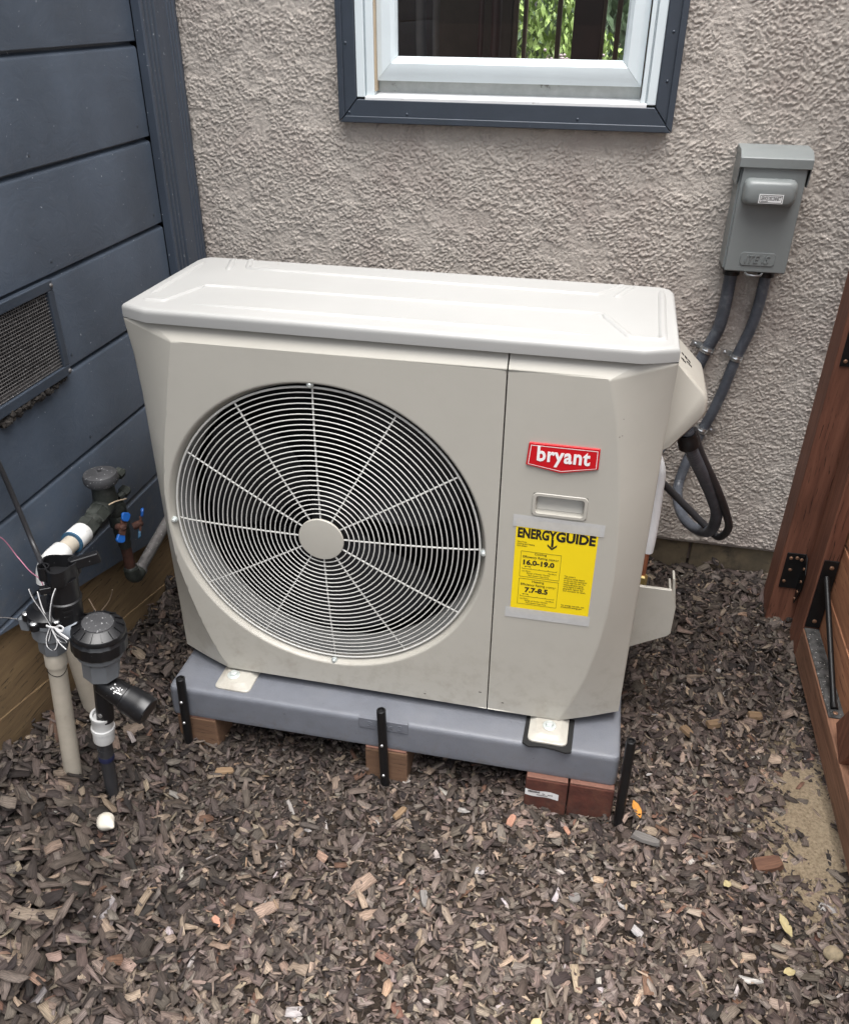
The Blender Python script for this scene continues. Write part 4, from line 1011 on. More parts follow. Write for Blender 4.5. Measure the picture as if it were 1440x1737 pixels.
        b.lathe([(.0135,0),(.0135,.002),(.012,.0026),(.0085,.0026)], (bx,by,zz), (0,0,1), seg=24, cap1=True)
        hexlathe(b, [(.0082,.0026),(.0082,.0080),(.0065,.0092)], (bx,by,zz), (0,0,1)); b.build('bolt', MT['bolt'], ft, smooth=25)
        if rub:
            b = MB(); ys_ = [(-.02,0)]
            b.prism([(x0-.008,-.76),(x0-.009,yf-.004),(x0+.004,yf-.012),(x0+.03,yf-.007),(x0+.055,yf-.009),(x1-.002,yf-.0135),(x1+.010,yf-.010),(x1+.011,-.76)], lambda u, v, d: (u, v, d), PADZ1+.0004, PADZ1+.0058); b.build('rubber_pad', MT['rubber'], ft, bevel=.0015)
    # ---- terminal cover on the right side
    mb = MB(); ty0, ty1 = -.605, -.455
    sec = [(.4735,.868),(.541,.802),(.5475,.790),(.5500,.768),(.5465,.754),(.4990,.690),(.4735,.672)]
    def tc(u, v, d): return (u, d, v)
    n = len(sec); vs = []
    for yy, k in ((ty0+.000,.012),(ty0+.003,.005),(ty0+.010,0),(ty1,0)):
        cx, cz = .4735, .77
        for (x, z) in sec: vs.append((cx+(x-cx)*(1-k*8 if x > .48 else 1), yy, cz+(z-cz)*(1-k*3)))
    fs = [(j*n+i, j*n+(i+1) % n, (j+1)*n+(i+1) % n, (j+1)*n+i) for j in range(3) for i in range(n)]+[list(range(n)), [3*n+i for i in range(n)][::-1]]
    mb.add(vs, fs); tcov = mb.build('terminal_cover', MT['cream'], t, smooth=40)
    mb = MB()
    s0 = Vector((.4735,0,.868)); s1 = Vector((.541,0,.802)); dd = (s1-s0).normalized(); nn = Vector((dd.z,0,-dd.x))*-1
    for k, (a, b, yy) in enumerate(((.028,.042,-.560),(.044,.060,-.545),(.030,.058,-.528))):
        for q in range(3):
            c = s0+dd*(a+(b-a)*(q+.5)/3)+Vector((0,yy,0)); mb.obox(c+nn*.0004, (dd, Vector((0,1,0)), nn), ((b-a)/3*.36, .0035+.002*(q % 2), .0003))
    mb.build('warning_mark', MT['ink'], tcov)
    # ---- service valve cover: open tray on the side, with lines coming up out of it
    mb = MB(); vy0, vy1 = -.602, -.452
    mb.prism([(.4735,.205),(.556,.254),(.5635,.262),(.5635,.332),(.550,.372),(.4735,.372)], lambda u, v, d: (u, d, v), vy0, vy0+.008)
    mb.prism([(.5560,.262),(.5635,.262),(.5635,.332),(.5530,.396),(.5480,.396),(.5555,.332)], lambda u, v, d: (u, d, v), vy0+.0082, vy0+.040)
    mb.prism([(.5575,.262),(.5630,.262),(.5630,.300),(.5575,.300)], lambda u, v, d: (u, d, v), vy0+.0405, vy1)
    mb.prism([(.4735,.205),(.5620,.258),(.5620,.262),(.4735,.209)], lambda u, v, d: (u, d, v), vy0+.0085, vy1)
    mb.build('valve_cover', MT['cream'], t, bevel=.003)
    mb = MB(); mb.tube([(.495,-.515,.34),(.497,-.506,.395),(.498,-.50,.43)], .0065, seg=12); ln = mb.build('copper_line', MT['copper'], t, smooth=60)
    mb = MB(); hexlathe(mb, [(.0125,0),(.0125,.028),(.0095,.032)], (.494,-.517,.312), (0.03,.08,1)); mb.build('flare_nut', MT['brassnut'], ln, smooth=30)
    mb = MB(); P = catmull([(.501,-.502,.395),(.503,-.498,.44),(.503,-.480,.52),(.500,-.44,.57),(.46,-.36,.585),(.30,-.20,.58),(.10,-.05,.58)], 6); mb.tube([p+Vector((-.004,0,0)) for p in P], .0135, seg=16); mb.build('line_insulation', MT['foam'], ln, smooth=60)
    mb = MB(); P0, P1 = Vector((.497,-.502,.395)), Vector((.499,-.498,.44)); ax = (P1-P0).normalized(); mb.lathe([(.0130,-.0008),(.0070,-.0008),(.0070,.012)], P0, ax, seg=18, cap0=False, cap1=False); mb.build('insulation_end', MT['rubber'], ln)
    return t
build_unit()

# ------------------------------------------------------------------ disconnect box and its conduits
def build_disconnect():
    t = thing('disconnect_box', (.667, -.01, .88), 'grey electrical disconnect box on the stucco wall', 'electrical box')
    x0, x1, z0, z1 = .603, .731, .882, 1.105
    mb = MB(); mb.box((x0-.004,-.078,z0+.004),(x1+.002,-.003,z1+.012)); mb.build('enclosure', MT['discgrey'], t, bevel=.003)
    mb = MB(); mb.prism([(z0,-.0785),(z1,-.0785),(z1,-.088),(z0+.002,-.0875)], lambda u, v, d: (d, v, u), x0, x1); cover = mb.build('cover', MT['discgrey'], t, bevel=.0025)
    # hood: overhanging folded cap
    mb = MB(); mb.prism([(1.0985,-.094),(1.118,-.094),(1.131,-.070),(1.134,-.004),(1.119,-.004),(1.1175,-.0785),(1.1035,-.0905),(1.0985,-.0905)], lambda u, v, d: (d, v, u), x0-.009, x1+.007); mb.build('hood', MT['discgrey'], t, bevel=.002)
    for xx in (x0-.0088, x1+.0045):
        mb = MB(); mb.prism([(1.118,-.006),(1.118,-.088),(1.098,-.090),(1.062,-.079),(1.062,-.006)], lambda u, v, d: (d, v, u), xx, xx+.0022); mb.build('hood_cheek', MT['discgrey'], t)
    # raised handle housing
    mb = MB(); bx0, bx1, bz0, bz1 = .6095, .7155, 1.027, 1.079; vs = []
    def rr(i):
        r = .013; P = []
        for (cx, cz, a0) in ((bx1-i-r,bz1-i-r,0),(bx0+i+r,bz1-i-r,90),(bx0+i+r,bz0+i+r,180),(bx1-i-r,bz0+i+r,270)):
            for j in range(5): a = R(a0+90*j/4); P.append((cx+r*math.cos(a), cz+r*math.sin(a)))
        return P
    lv = [(0,-.087),(.0005,-.104),(.002,-.112),(.005,-.117),(.009,-.1195)]
    for i, y in lv: vs += [(x, y, z) for x, z in rr(i)]
    fs = [(j*20+k, j*20+(k+1) % 20, (j+1)*20+(k+1) % 20, (j+1)*20+k) for j in range(4) for k in range(20)]+[[80+k for k in range(20)]]
    mb.add(vs, fs); hh = mb.build('handle_housing', MT['discgrey'], cover, smooth=50)
    mb = MB(); mb.box((.6405,-.1206,1.0345),(.6885,-.1199,1.0525)); mb.build('sticker', MT['white'], cover)
    mb = MB()
    for a, b, c, d in ((.6425,1.0360,.6865,1.0370),(.6425,1.0502,.6865,1.0512),(.6425,1.0370,.6435,1.0502),(.6855,1.0370,.6865,1.0502)): mb.box((a,-.1210,b),(c,-.1207,d))
    mb.box((.6450,-.1210,1.0382),(.6590,-.1207,1.0392)); mb.build('sticker_border', MT['ink'], cover)
    lettering('lettering', 'SERVICE DISCONNECT', MT['ink'], cover, (.6448,-.1208,1.0408), (1,0,0), (0,0,1), .0395, .0078, bold=.012, thick=.0003, shear=.15)
    # pressed maker's plate on the cover
    mb = MB(); P = [(.632,.9035),(.636,.8985),(.700,.8985),(.704,.9035),(.704,.9225),(.700,.9265),(.636,.9265),(.632,.9225)]
    mb.prism(P, lambda u, v, d: (u, d, v), -.0898, -.087); mb.build('pressed_plate', MT['discgrey'], cover, bevel=.0009)
    lettering('lettering', 'ITE IS', MT['discgrey'], cover, (.641,-.0896,.9045), (1,0,0), (0,0,1), .052, .0165, bold=.0, thick=.0022, shear=.25)
    mb = MB(); mb.tube([(.648,-.085,.882),(.652,-.094,.879),(.668,-.096,.878),(.680,-.094,.879),(.684,-.085,.882)], .0022, seg=6); mb.build('latch', MT['zinc'], cover, smooth=60)
    for x in (.625, .700):
        mb = MB(); mb.lathe([(.021,0),(.021,-.010),(.0185,-.012),(.0185,-.020)], (x,-.042,.8855), (0,0,1), seg=16); mb.build('conduit_nut', MT['black'], t, smooth=30)
build_disconnect()

def conduit(name, pts, r, m, label, cat, ribs=True, nuts=(), group=None, split=None):
    P = catmull(pts, 18 if ribs else 10)
    t = thing(name, tuple(pts[-1]), label, cat, group)
    if ribs:                                   # spiral-wound jacket: shallow corrugation
        Q, rs = [], []; acc = 0; last = P[0]
        dens = []
        for a, b in zip(P[:-1], P[1:]):
            n = max(1, int((b-a).length/.0017))
            for k in range(n): dens.append(a.lerp(b, k/n))
        dens.append(P[-1])
        for i, p in enumerate(dens): rs.append(r*(1+.022*math.sin(i*1.9)))
        mb = MB(); mb.tube(dens, rs, seg=14)
    else:
        mb = MB(); mb.tube(P, r, seg=12)
    mb.build('jacket', MT[m], t, smooth=70)
    return t, P
t, P = conduit('conduit', [(.625,-.042,.872),(.626,-.040,.80),(.622,-.034,.735),(.604,-.028,.675),(.583,-.028,.600),(.560,-.05,.53),(.535,-.12,.47),(.49,-.2,.44)], .0145, 'conduit', 'thicker dark grey conduit curving down to the left of the pair', 'conduit')
def clamp(t, c, d, r, ear):
    c, d = Vector(c), Vector(d).normalized()
    mb = MB(); mb.lathe([(r,-.007),(r+.0018,-.007),(r+.0018,-.002),(r+.003,0),(r+.0018,.002),(r+.0018,.007),(r,.007)], c, d, seg=20, cap0=False, cap1=False)
    u = Vector(ear).normalized(); mb.obox(c+u*(r+.011)+Vector((0,.016,0)), (u, d, u.cross(d)), (.012,.007,.001))
    mb.lathe([(.004,0),(.004,.002),(.002,.0035)], c+u*(r+.013)+Vector((0,.015,0)), (0,-1,0), seg=8)
    mb.build('strap', MT['zinc'], t, smooth=40)
clamp(t, (.606,-.028,.680), (.28,0,1), .0148, (-1,0,.25))
t, P = conduit('conduit', [(.700,-.042,.872),(.699,-.040,.80),(.693,-.032,.735),(.677,-.026,.665),(.662,-.024,.580),(.646,-.024,.512),(.624,-.026,.445),(.606,-.036,.375),(.594,-.06,.322),(.593,-.12,.309),(.605,-.19,.303),(.629,-.25,.311),(.650,-.32,.352),(.645,-.38,.431),(.618,-.43,.504),(.584,-.48,.576),(.548,-.53,.650),(.530,-.545,.700)], .0128, 'conduit', 'slimmer grey conduit that drops, loops and rises into the unit', 'conduit')
clamp(t, (.6765,-.026,.665), (.2,0,1), .0131, (-1,0,.2)); clamp(t, (.630,-.025,.470), (.35,0,1), .0131, (1,0,-.3))
mb = MB(); mb.lathe([(.0195,0),(.0195,.016),(.0175,.020),(.0175,.030)], (.540,-.540,.664), (-.33,-.12,1), seg=18); mb.build('connector', MT['black'], t, smooth=35)
conduit('signal_cable', [(.46,-.345,.530),(.505,-.33,.487),(.552,-.31,.436),(.599,-.30,.389),(.646,-.30,.347),(.672,-.32,.338),(.680,-.36,.389),(.657,-.40,.455),(.620,-.45,.536),(.570,-.50,.632),(.545,-.52,.69)], .0085, 'blackcable', 'black corrugated cable looping beside the grey conduit', 'cable')

# ------------------------------------------------------------------ irrigation valve, backflow preventer, wires
def build_irrigation():
    yv = -1.05
    t = thing('irrigation_valve', (-.58, yv, .05), 'black and grey irrigation valve with a domed ribbed cap', 'valve')
    # inlet riser (weathered cream), leaning
    mb = MB(); a, b = Vector((-.545,yv,.405)), Vector((-.590,yv,.02)); mb.tube([b, a], .0165, seg=18); ris = mb.build('riser_pipe', MT['creampvc'], t, smooth=60)
    mb = MB(); ax = (a-b).normalized(); c = a-ax*.055; mb.lathe([(.0166,0),(.0195,.002),(.0195,.030),(.0166,.034)], c, ax, seg=20); mb.build('collar', MT['creampvc'], ris, smooth=40)
    mb = MB(); mb.tube([c-ax*.014+Vector((.0167*math.cos(q), .0167*math.sin(q), .004*math.sin(q*2))) for q in np.linspace(0, 6.283, 24, endpoint=False)], .0009, seg=5, closed=True); mb.build('pen_mark', MT['ink'], ris)
    # grey body: octagonal socket, waist, flange
    mb = MB(); c = Vector((-.547,yv,.388)); mb.lathe([(.024,0),(.0255,.004),(.0255,.030),(.028,.034)], c, ax, seg=8); mb.lathe([(.028,.033),(.033,.040),(.033,.066),(.036,.070),(.036,.078)], c, ax, seg=24); mb.build('body', MT['greypvc'], t, smooth=28)
    # lugs with screws round the bonnet
    c2 = c+ax*.078
    mb = MB(); mb.lathe([(.036,0),(.036,.012),(.030,.016),(.024,.026)], c2, ax, seg=24)
    for k in range(6):
        q = 2*math.pi*k/6+.4; p = c2+Vector((.037*math.cos(q), .037*math.sin(q), -.004)); mb.lathe([(.0085,0),(.0085,.012)], p, ax, seg=10)
    mb.build('bonnet', MT['black'], t, smooth=35)
    for k in range(6):
        q = 2*math.pi*k/6+.4; p = c2+Vector((.037*math.cos(q), .037*math.sin(q), .0075)); mb = MB(); mb.lathe([(.0062,0),(.0062,.0018),(.0045,.003)], p, ax, seg=10); mb.build('screw', MT['steel'], t, smooth=40)
    # lug blocks of the grey flange
    mb = MB(); p = c2+Vector((-.044,-.010,-.030)); mb.box(tuple(p+Vector((-.008,-.008,0))), tuple(p+Vector((.008,.008,.026)))); mb.build('lug', MT['greypvc'], t, bevel=.002)
    # solenoid barrel with a flared six-sided hollow head
    s0 = Vector((-.507,-1.045,.462)); s1 = Vector((-.496,-1.045,.578)); sx = (s1-s0).normalized()
    mb = MB(); mb.lathe([(.0275,0),(.0275,.040),(.0290,.0415),(.0290,.045),(.0265,.047),(.0262,.090)], s0, sx, seg=28); sol = mb.build('solenoid', MT['black'], t, smooth=35)
    mb = MB(); h0 = s0+sx*.086
    def lobes(i, k):
        q = 2*math.pi*k/36; return 1+.16*math.cos(3*q+.6)
    mb.lathe([(.0265,0),(.0275,.006),(.0275,.0315),(.0245,.0315),(.0245,.008)], h0, sx, seg=36, mod=lobes, cap1=True); mb.build('solenoid_head', MT['black'], sol, smooth=40)
    for q in (.75, 3.9):
        u, v, _ = frame(sx); p = h0+(u*math.cos(q)+v*math.sin(q))*.0245
        mb = MB(); mb.lathe([(.0098,.006),(.0098,.032),(.0075,.032),(.0075,.010)], p, sx, seg=16); mb.build('screw_tube', MT['black'], sol, smooth=40)
    mb = MB(); p = s0+sx*.112; mb.bar(p+Vector((.015,.012,-.004)), p+Vector((.055,.035,.004)), .014, .020); mb.build('handle_arm', MT['black'], sol, bevel=.0025)
    for k in range(3):
        z = .020+k*.010; mb = MB(); mb.obox(s0+sx*z+Vector((.018,-.0205,0)), ((.75,.65,0),(.65,-.75,0),(0,0,1)), (.007,.0012,.0016)); mb.build('rib', MT['black'], sol)
    # neck to the anti-siphon side
    mb = MB(); P = catmull([(-.527,yv,.445),(-.500,yv-.004,.446),(-.478,yv-.004,.440),(-.462,yv,.428)], 6); mb.tube(P, [.026-.004*math.sin(math.pi*i/(len(P)-1)) for i in range(len(P))], seg=18); mb.build('neck', MT['greylight'], t, smooth=60)
    # grey outlet body and black ribbed cap
    ca = Vector((-.462,yv,.345)); cx = Vector((.14,0,1)).normalized()
    mb = MB(); mb.lathe([(.030,0),(.0325,.003),(.0335,.042),(.036,.046)], ca, cx, seg=8); mb.lathe([(.0345,.046),(.0405,.054),(.0415,.070)], ca, cx, seg=28); mb.build('outlet_body', MT['greypvc'], t, smooth=26)
    cc = ca+cx*.066
    mb = MB(); mb.lathe([(.0445,0),(.0470,.004),(.0470,.027),(.0445,.030),(.0430,.033)], cc, cx, seg=72, mod=lambda i, k: 1+.018*(1 if (k % 4) < 2 else 0)); cap = mb.build('ring_nut', MT['black'], t, smooth=30)
    mb = MB(); mb.lathe([(.0440,.033),(.0455,.035),(.0455,.041),(.0440,.044),(.0290,.0535),(.0270,.0540)], cc, cx, seg=48); mb.build('cap', MT['black'], t, smooth=30)
    mb = MB(); mb.lathe([(.0268,.0538),(.0264,.0555),(.010,.0575)], cc, cx, seg=40); mb.build('cap_disc', MT['capgrey'], t, smooth=40)
    for k in range(14):
        q = 2*math.pi*k/14; u, v, _ = frame(cx); d = u*math.cos(q)+v*math.sin(q)
        mb = MB(); p0 = cc+d*.0300+cx*.0545; p1 = cc+d*.0435+cx*.0462; mb.bar(p0, p1, .0016, .0024, upv=cx); mb.build('cap_rib', MT['black'], t)
    # below: black wye filter, white coupling, black pipe
    mb = MB(); f0, f1 = Vector((-.463,yv,.350)), Vector((-.479,yv,.228)); mb.tube([f0, f1], .0158, seg=18); wy = mb.build('filter_pipe', MT['black'], t, smooth=60)
    w0, w1 = Vector((-.466,yv,.322)), Vector((-.374,yv-.014,.282)); wa = (w1-w0).normalized(); L = (w1-w0).length
    mb = MB(); mb.lathe([(.020,0),(.0225,.035),(.0225,.050),(.0255,.052),(.0255,.058),(.0262,.060),(.0262,L-.022),(.0272,L-.020),(.0262,L-.002),(.024,L),(.018,L)], w0, wa, seg=24, mod=lambda i, k: 1+(.03 if i > 5 and k % 3 == 0 else 0)); wye = mb.build('filter_housing', MT['black'], t, smooth=30)
    mb = MB()
    for i in range(26):
        u, v, _ = frame(wa); q = -math.pi/2+rnd.gauss(0,.35); pt = w0+wa*(.042+rnd.gauss(0,.006))+Vector((0,-.35,.93)).normalized()*.0223+Vector((rnd.gauss(0,.004), rnd.gauss(0,.006), 0))
        mb.obox(pt, (wa, u, v), (rnd.uniform(.0008,.003), rnd.uniform(.0005,.0016), .0005))
    o = mb.build('dropping', MT['white'], wye); o['kind'] = 'stuff'
    mb = MB(); mb.lathe([(.0045,0),(.0045,.001),(.003,.002)], (-.476,yv-.0157,.252), (0,-1,0), seg=10); mb.build('screw', MT['steel'], t, smooth=40)
    k0 = Vector((-.4935,yv,.172)); kx = Vector((.13,0,1)).normalized()
    mb = MB(); mb.lathe([(.0190,0),(.0200,.003),(.0200,.026),(.0216,.028),(.0216,.036),(.0200,.038),(.0200,.060),(.0212,.062),(.0212,.068),(.0168,.068),(.0168,.060)], k0, kx, seg=26, mod=lambda i, k: 1+(.02 if 3 <= i <= 4 and k % 3 == 0 else 0)); mb.build('coupling', MT['whitepvc'], t, smooth=35)
    mb = MB(); mb.tube([(-.491,yv,.185),(-.500,yv,.11),(-.508,yv,.0)], [.0135,.0130,.0125], seg=14); mb.tube([(-.4965,yv,.150),(-.499,yv,.118)], .0146, seg=14); mb.build('drip_pipe', MT['blackcable'], t, smooth=50)
    mb = MB(); mb.lathe([(.0150,0),(.0155,.004),(.0150,.012)], (-.4995,yv,.118), kx, seg=14); mb.build('clip', mat('navy clip', (.01,.014,.05), .5), t, smooth=50)
    # tied spare wires: loops and a bow
    mb = MB(); loops = [[(-.486,-1.080,.552),(-.492,-1.087,.535),(-.500,-1.092,.505),(-.506,-1.094,.470),(-.512,-1.098,.450)],
        [(-.527,-1.092,.553),(-.522,-1.094,.535),(-.510,-1.094,.505),(-.503,-1.094,.482)],
        [(-.503,-1.094,.482),(-.514,-1.098,.458),(-.516,-1.100,.440),(-.504,-1.102,.434),(-.495,-1.100,.448),(-.498,-1.096,.470),(-.502,-1.094,.482)],
        [(-.502,-1.094,.482),(-.495,-1.098,.470),(-.478,-1.100,.462),(-.476,-1.100,.455),(-.490,-1.099,.456),(-.499,-1.097,.470)],
        [(-.512,-1.092,.550),(-.510,-1.094,.520),(-.505,-1.094,.490)],[(-.502,-1.096,.478),(-.492,-1.100,.455),(-.480,-1.101,.440)]]
    for i, q in enumerate(loops): mb.tube(catmull(q, 7), .0011, seg=5)
    mb.build('wire_bundle', MT['paper'], t, smooth=60)
    mb = MB()
    for i, q in enumerate(loops[:4]): mb.tube([p+Vector((.0024,-.0006,.0008)) for p in catmull(q, 7)], .0010, seg=5)
    mb.build('wire_bundle', MT['blackcable'], t, smooth=60)
    mb = MB(); mb.tube(catmull([(-.510,-1.096,.482),(-.500,-1.098,.482),(-.492,-1.097,.482),(-.483,-1.098,.488),(-.476,-1.099,.486),(-.480,-1.100,.479),(-.492,-1.098,.481),(-.482,-1.101,.474),(-.470,-1.101,.464)], 6), .0022, seg=6, sx=.5); mb.build('twist_tie', MT['paper'], t, smooth=60)
    mb = MB(); mb.obox((-.512,-1.072,.540), ((.8,.5,0),(-.5,.8,0),(0,0,1)), (.010,.006,.006)); mb.build('wire_connector', MT['black'], t, bevel=.0015)

    # backflow preventer on the wall side
    X = -.622
    t = thing('backflow_preventer', (X,-.69,.26), 'weathered brass backflow preventer with a round cap and blue handles', 'valve')
    top = Vector((X,-.706,.553))
    mb = MB(); mb.lathe([(.0320,-.020),(.0350,-.015),(.0355,-.005),(.0330,.002),(.027,.0045),(.008,.0065)], top, (0,0,1), seg=36); mb.build('cap', MT['capgrey'], t, smooth=40)
    mb = MB(); hexlathe(mb, [(.0045,.005),(.0045,.0115),(.003,.013)], top, (0,0,1)); mb.build('cap_screw', MT['capgrey'], t)
    mb = MB(); mb.lathe([(.024,-.070),(.0255,-.060),(.0235,-.040),(.0225,-.014)], top, (0,0,1), seg=24)
    mb.lathe([(.0235,0),(.0235,.020),(.0215,.022)], (X,-.710,.482), (0,-1,-.18), seg=20); body = mb.build('body', MT['brass'], t, smooth=40)
    mb = MB(); o0 = Vector((X,-.728,.478)); oa = Vector((0,-1,-.12)).normalized(); hexlathe(mb, [(.0225,0),(.0235,.003),(.0235,.030),(.0215,.033)], o0, oa); mb.lathe([(.0205,.032),(.0205,.048)], o0, oa, seg=20); hexlathe(mb, [(.0228,.046),(.0228,.074),(.021,.077)], o0, oa); mb.build('outlet', MT['brass'], t, smooth=30)
    for (y, z, k) in ((-.660,.538,1),(-.655,.492,1.05)):
        p = Vector((X+.010,y-.020,z-.012)); ax2 = Vector((.25,1,.35)).normalized(); mb = MB(); mb.lathe([(.0085*k,0),(.0085*k,.014),(.006*k,.016)], p, ax2, seg=10); hexlathe(mb, [(.0115*k,.014),(.0115*k,.028),(.009*k,.030)], p, ax2); mb.lathe([(.004,.029),(.004,.036)], p+Vector((0,0,-.004)), ax2, seg=8); mb.build('test_cock', MT['brass'], t, smooth=30)
    mb = MB(); mb.tube(catmull([(X+.026,-.735,.500),(X+.028,-.715,.496),(X+.030,-.690,.487),(X+.028,-.675,.480)], 6), .0014, seg=6); mb.build('tag_wire', MT['tanseal'], t, smooth=60)
    # inlet leg: unions, ball valve, riser, elbow and galvanised pipe
    mb = MB(); i0 = Vector((X,-.676,.470)); ia = Vector((0,.04,-1)).normalized()
    mb.lathe([(.0165,0),(.0205,.012),(.0205,.026),(.018,.030),(.021,.036),(.021,.058),(.0165,.064),(.0175,.074),(.0165,.090),(.0130,.100),(.0145,.110),(.0125,.118)], i0, ia, seg=20); mb.build('ball_valve', MT['brass'], t, smooth=35)
    mb = MB(); mb.tube([i0+ia*.112, i0+ia*.186], .0118, seg=16); mb.build('riser', MT['rust'], t, smooth=60)
    mb = MB(); mb.lathe([(.0118,0),(.0150,.003),(.0150,.014)], i0+ia*.172, ia, seg=18); mb.tube(catmull([tuple(i0+ia*.178),(X,-.666,.272),(X,-.652,.262),(X,-.632,.268)], 6), .0165, seg=16); mb.build('elbow', MT['brass'], t, smooth=50)
    mb = MB(); mb.lathe([(.0165,0),(.0175,.002),(.0175,.007),(.0130,.009)], (X,-.640,.266), (0,1,.2), seg=18); mb.tube([(X,-.645,.264),(X,-.45,.314)], .0130, seg=16); mb.build('supply_pipe', MT['galv'], t, smooth=50)
    def butterfly(c, d, nrm, tail='blue'):
        c, d, nrm = Vector(c), Vector(d).normalized(), Vector(nrm).normalized(); s = d.cross(nrm)
        mb = MB(); mb.lathe([(.0080,-.014),(.0085,0),(.0075,.006),(.004,.009)], c, nrm, seg=12); mb.obox(c+nrm*.003, (d, s, nrm), (.016,.0065,.0025)); cr = mb.build('valve_handle', MT['rust'], t, smooth=35)
        for sg, m in ((1,'blue'),(-1,tail)):
            mb = MB(); p = c+d*sg*.021+nrm*.004; A = [(-.008,-.005),(-.004,-.0085),(.007,-.0105),(.0115,-.006),(.0115,.006),(.007,.0105),(-.004,.0085),(-.008,.005)]
            mb.prism(A, lambda u, v, q: tuple(p+d*sg*u+s*v+nrm*(q+(.003*sg if True else 0))), -.0035, .0035); mb.build('blue_grip', MT[m], cr, bevel=.002)
    butterfly((X+.036,-.722,.438), (0,.50,.72), (.9,-.35,.25))
    butterfly((X+.030,-.650,.402), (0,.30,.85), (.75,.6,.25), 'teal')

    # white pipe from the preventer along the wall and down behind the valve
    t = thing('water_pipe', (-.632,-.925,.05), 'white plastic pipe running from the brass preventer down into the mulch', 'pipe')
    mb = MB(); mb.lathe([(.0215,0),(.0225,.002),(.0225,.036),(.0210,.038)], (X,-.800,.470), (0,-1,0.02), seg=22); mb.build('coupling', MT['whitepvc'], t, smooth=40)
    mb = MB(); mb.lathe([(.0228,.0375),(.0228,.0415)], (X,-.800,.470), (0,-1,.02), seg=22); mb.build('glue_ring', MT['teal'], t)
    mb = MB(); mb.tube([(X,-.836,.470),(X,-.888,.471)], .0170, seg=18); mb.build('pipe_run', MT['creampvc'], t, smooth=60)
    mb = MB(); mb.lathe([(.0205,0),(.0220,.002),(.0220,.018)], (X,-.872,.471), (0,-1,0), seg=22); P = catmull([(X,-.886,.471),(X-.001,-.905,.470),(X-.003,-.920,.458),(X-.004,-.926,.436)], 6); mb.tube(P, .0222, seg=20); mb.build('elbow', MT['whitepvc'], t, smooth=50)
    mb = MB(); mb.tube([(X-.004,-.926,.445),(-.634,-.898,.22),(-.636,-.885,.0)], .0170, seg=18); mb.build('down_pipe', MT['creampvc'], t, smooth=60)

    # cable and thin wires
    t = tag(MB().tube(catmull([(-.668,-.955,.86),(-.666,-.934,.75),(-.664,-.922,.672),(-.659,-.913,.584),(-.645,-.918,.518),(-.600,-.962,.500),(-.552,-1.018,.505),(-.530,-1.040,.470)], 10), .0048, seg=10).build('cable', MT['blackcable'], smooth=60), 'black cable hanging down the siding to the valve', 'cable')
    tag(MB().tube(catmull([(-.668,-1.03,.60),(-.662,-.975,.564),(-.650,-.959,.511),(-.610,-.985,.504),(-.560,-1.024,.521),(-.516,-1.070,.540)], 8), .0011, seg=5).build('wire', MT['pinkwire'], smooth=60), 'thin mauve wire slanting across the siding to the valve', 'wire')
    tag(MB().tube(catmull([(-.672,-1.08,.45),(-.665,-1.026,.419),(-.640,-1.013,.410),(-.600,-1.045,.445),(-.565,-1.06,.470)], 8), .0010, seg=5).build('wire', MT['galv'], smooth=60), 'thin pale grey wire running low from the left edge to the valve', 'wire')
    # dry twigs caught behind the valve
    for i, P in enumerate(([(-.60,-.90,.30),(-.560,-.86,.345),(-.545,-.855,.378)], [(-.60,-.86,.35),(-.53,-.92,.325),(-.47,-.98,.33)])):
        tag(MB().tube(catmull(P, 5), .0013, seg=5).build('twig', MT['twig'], smooth=60), ('dry twig sticking up against the footing behind the black solenoid', 'dry twig lying slanted behind the round ribbed cap')[i], 'twig')
build_irrigation()

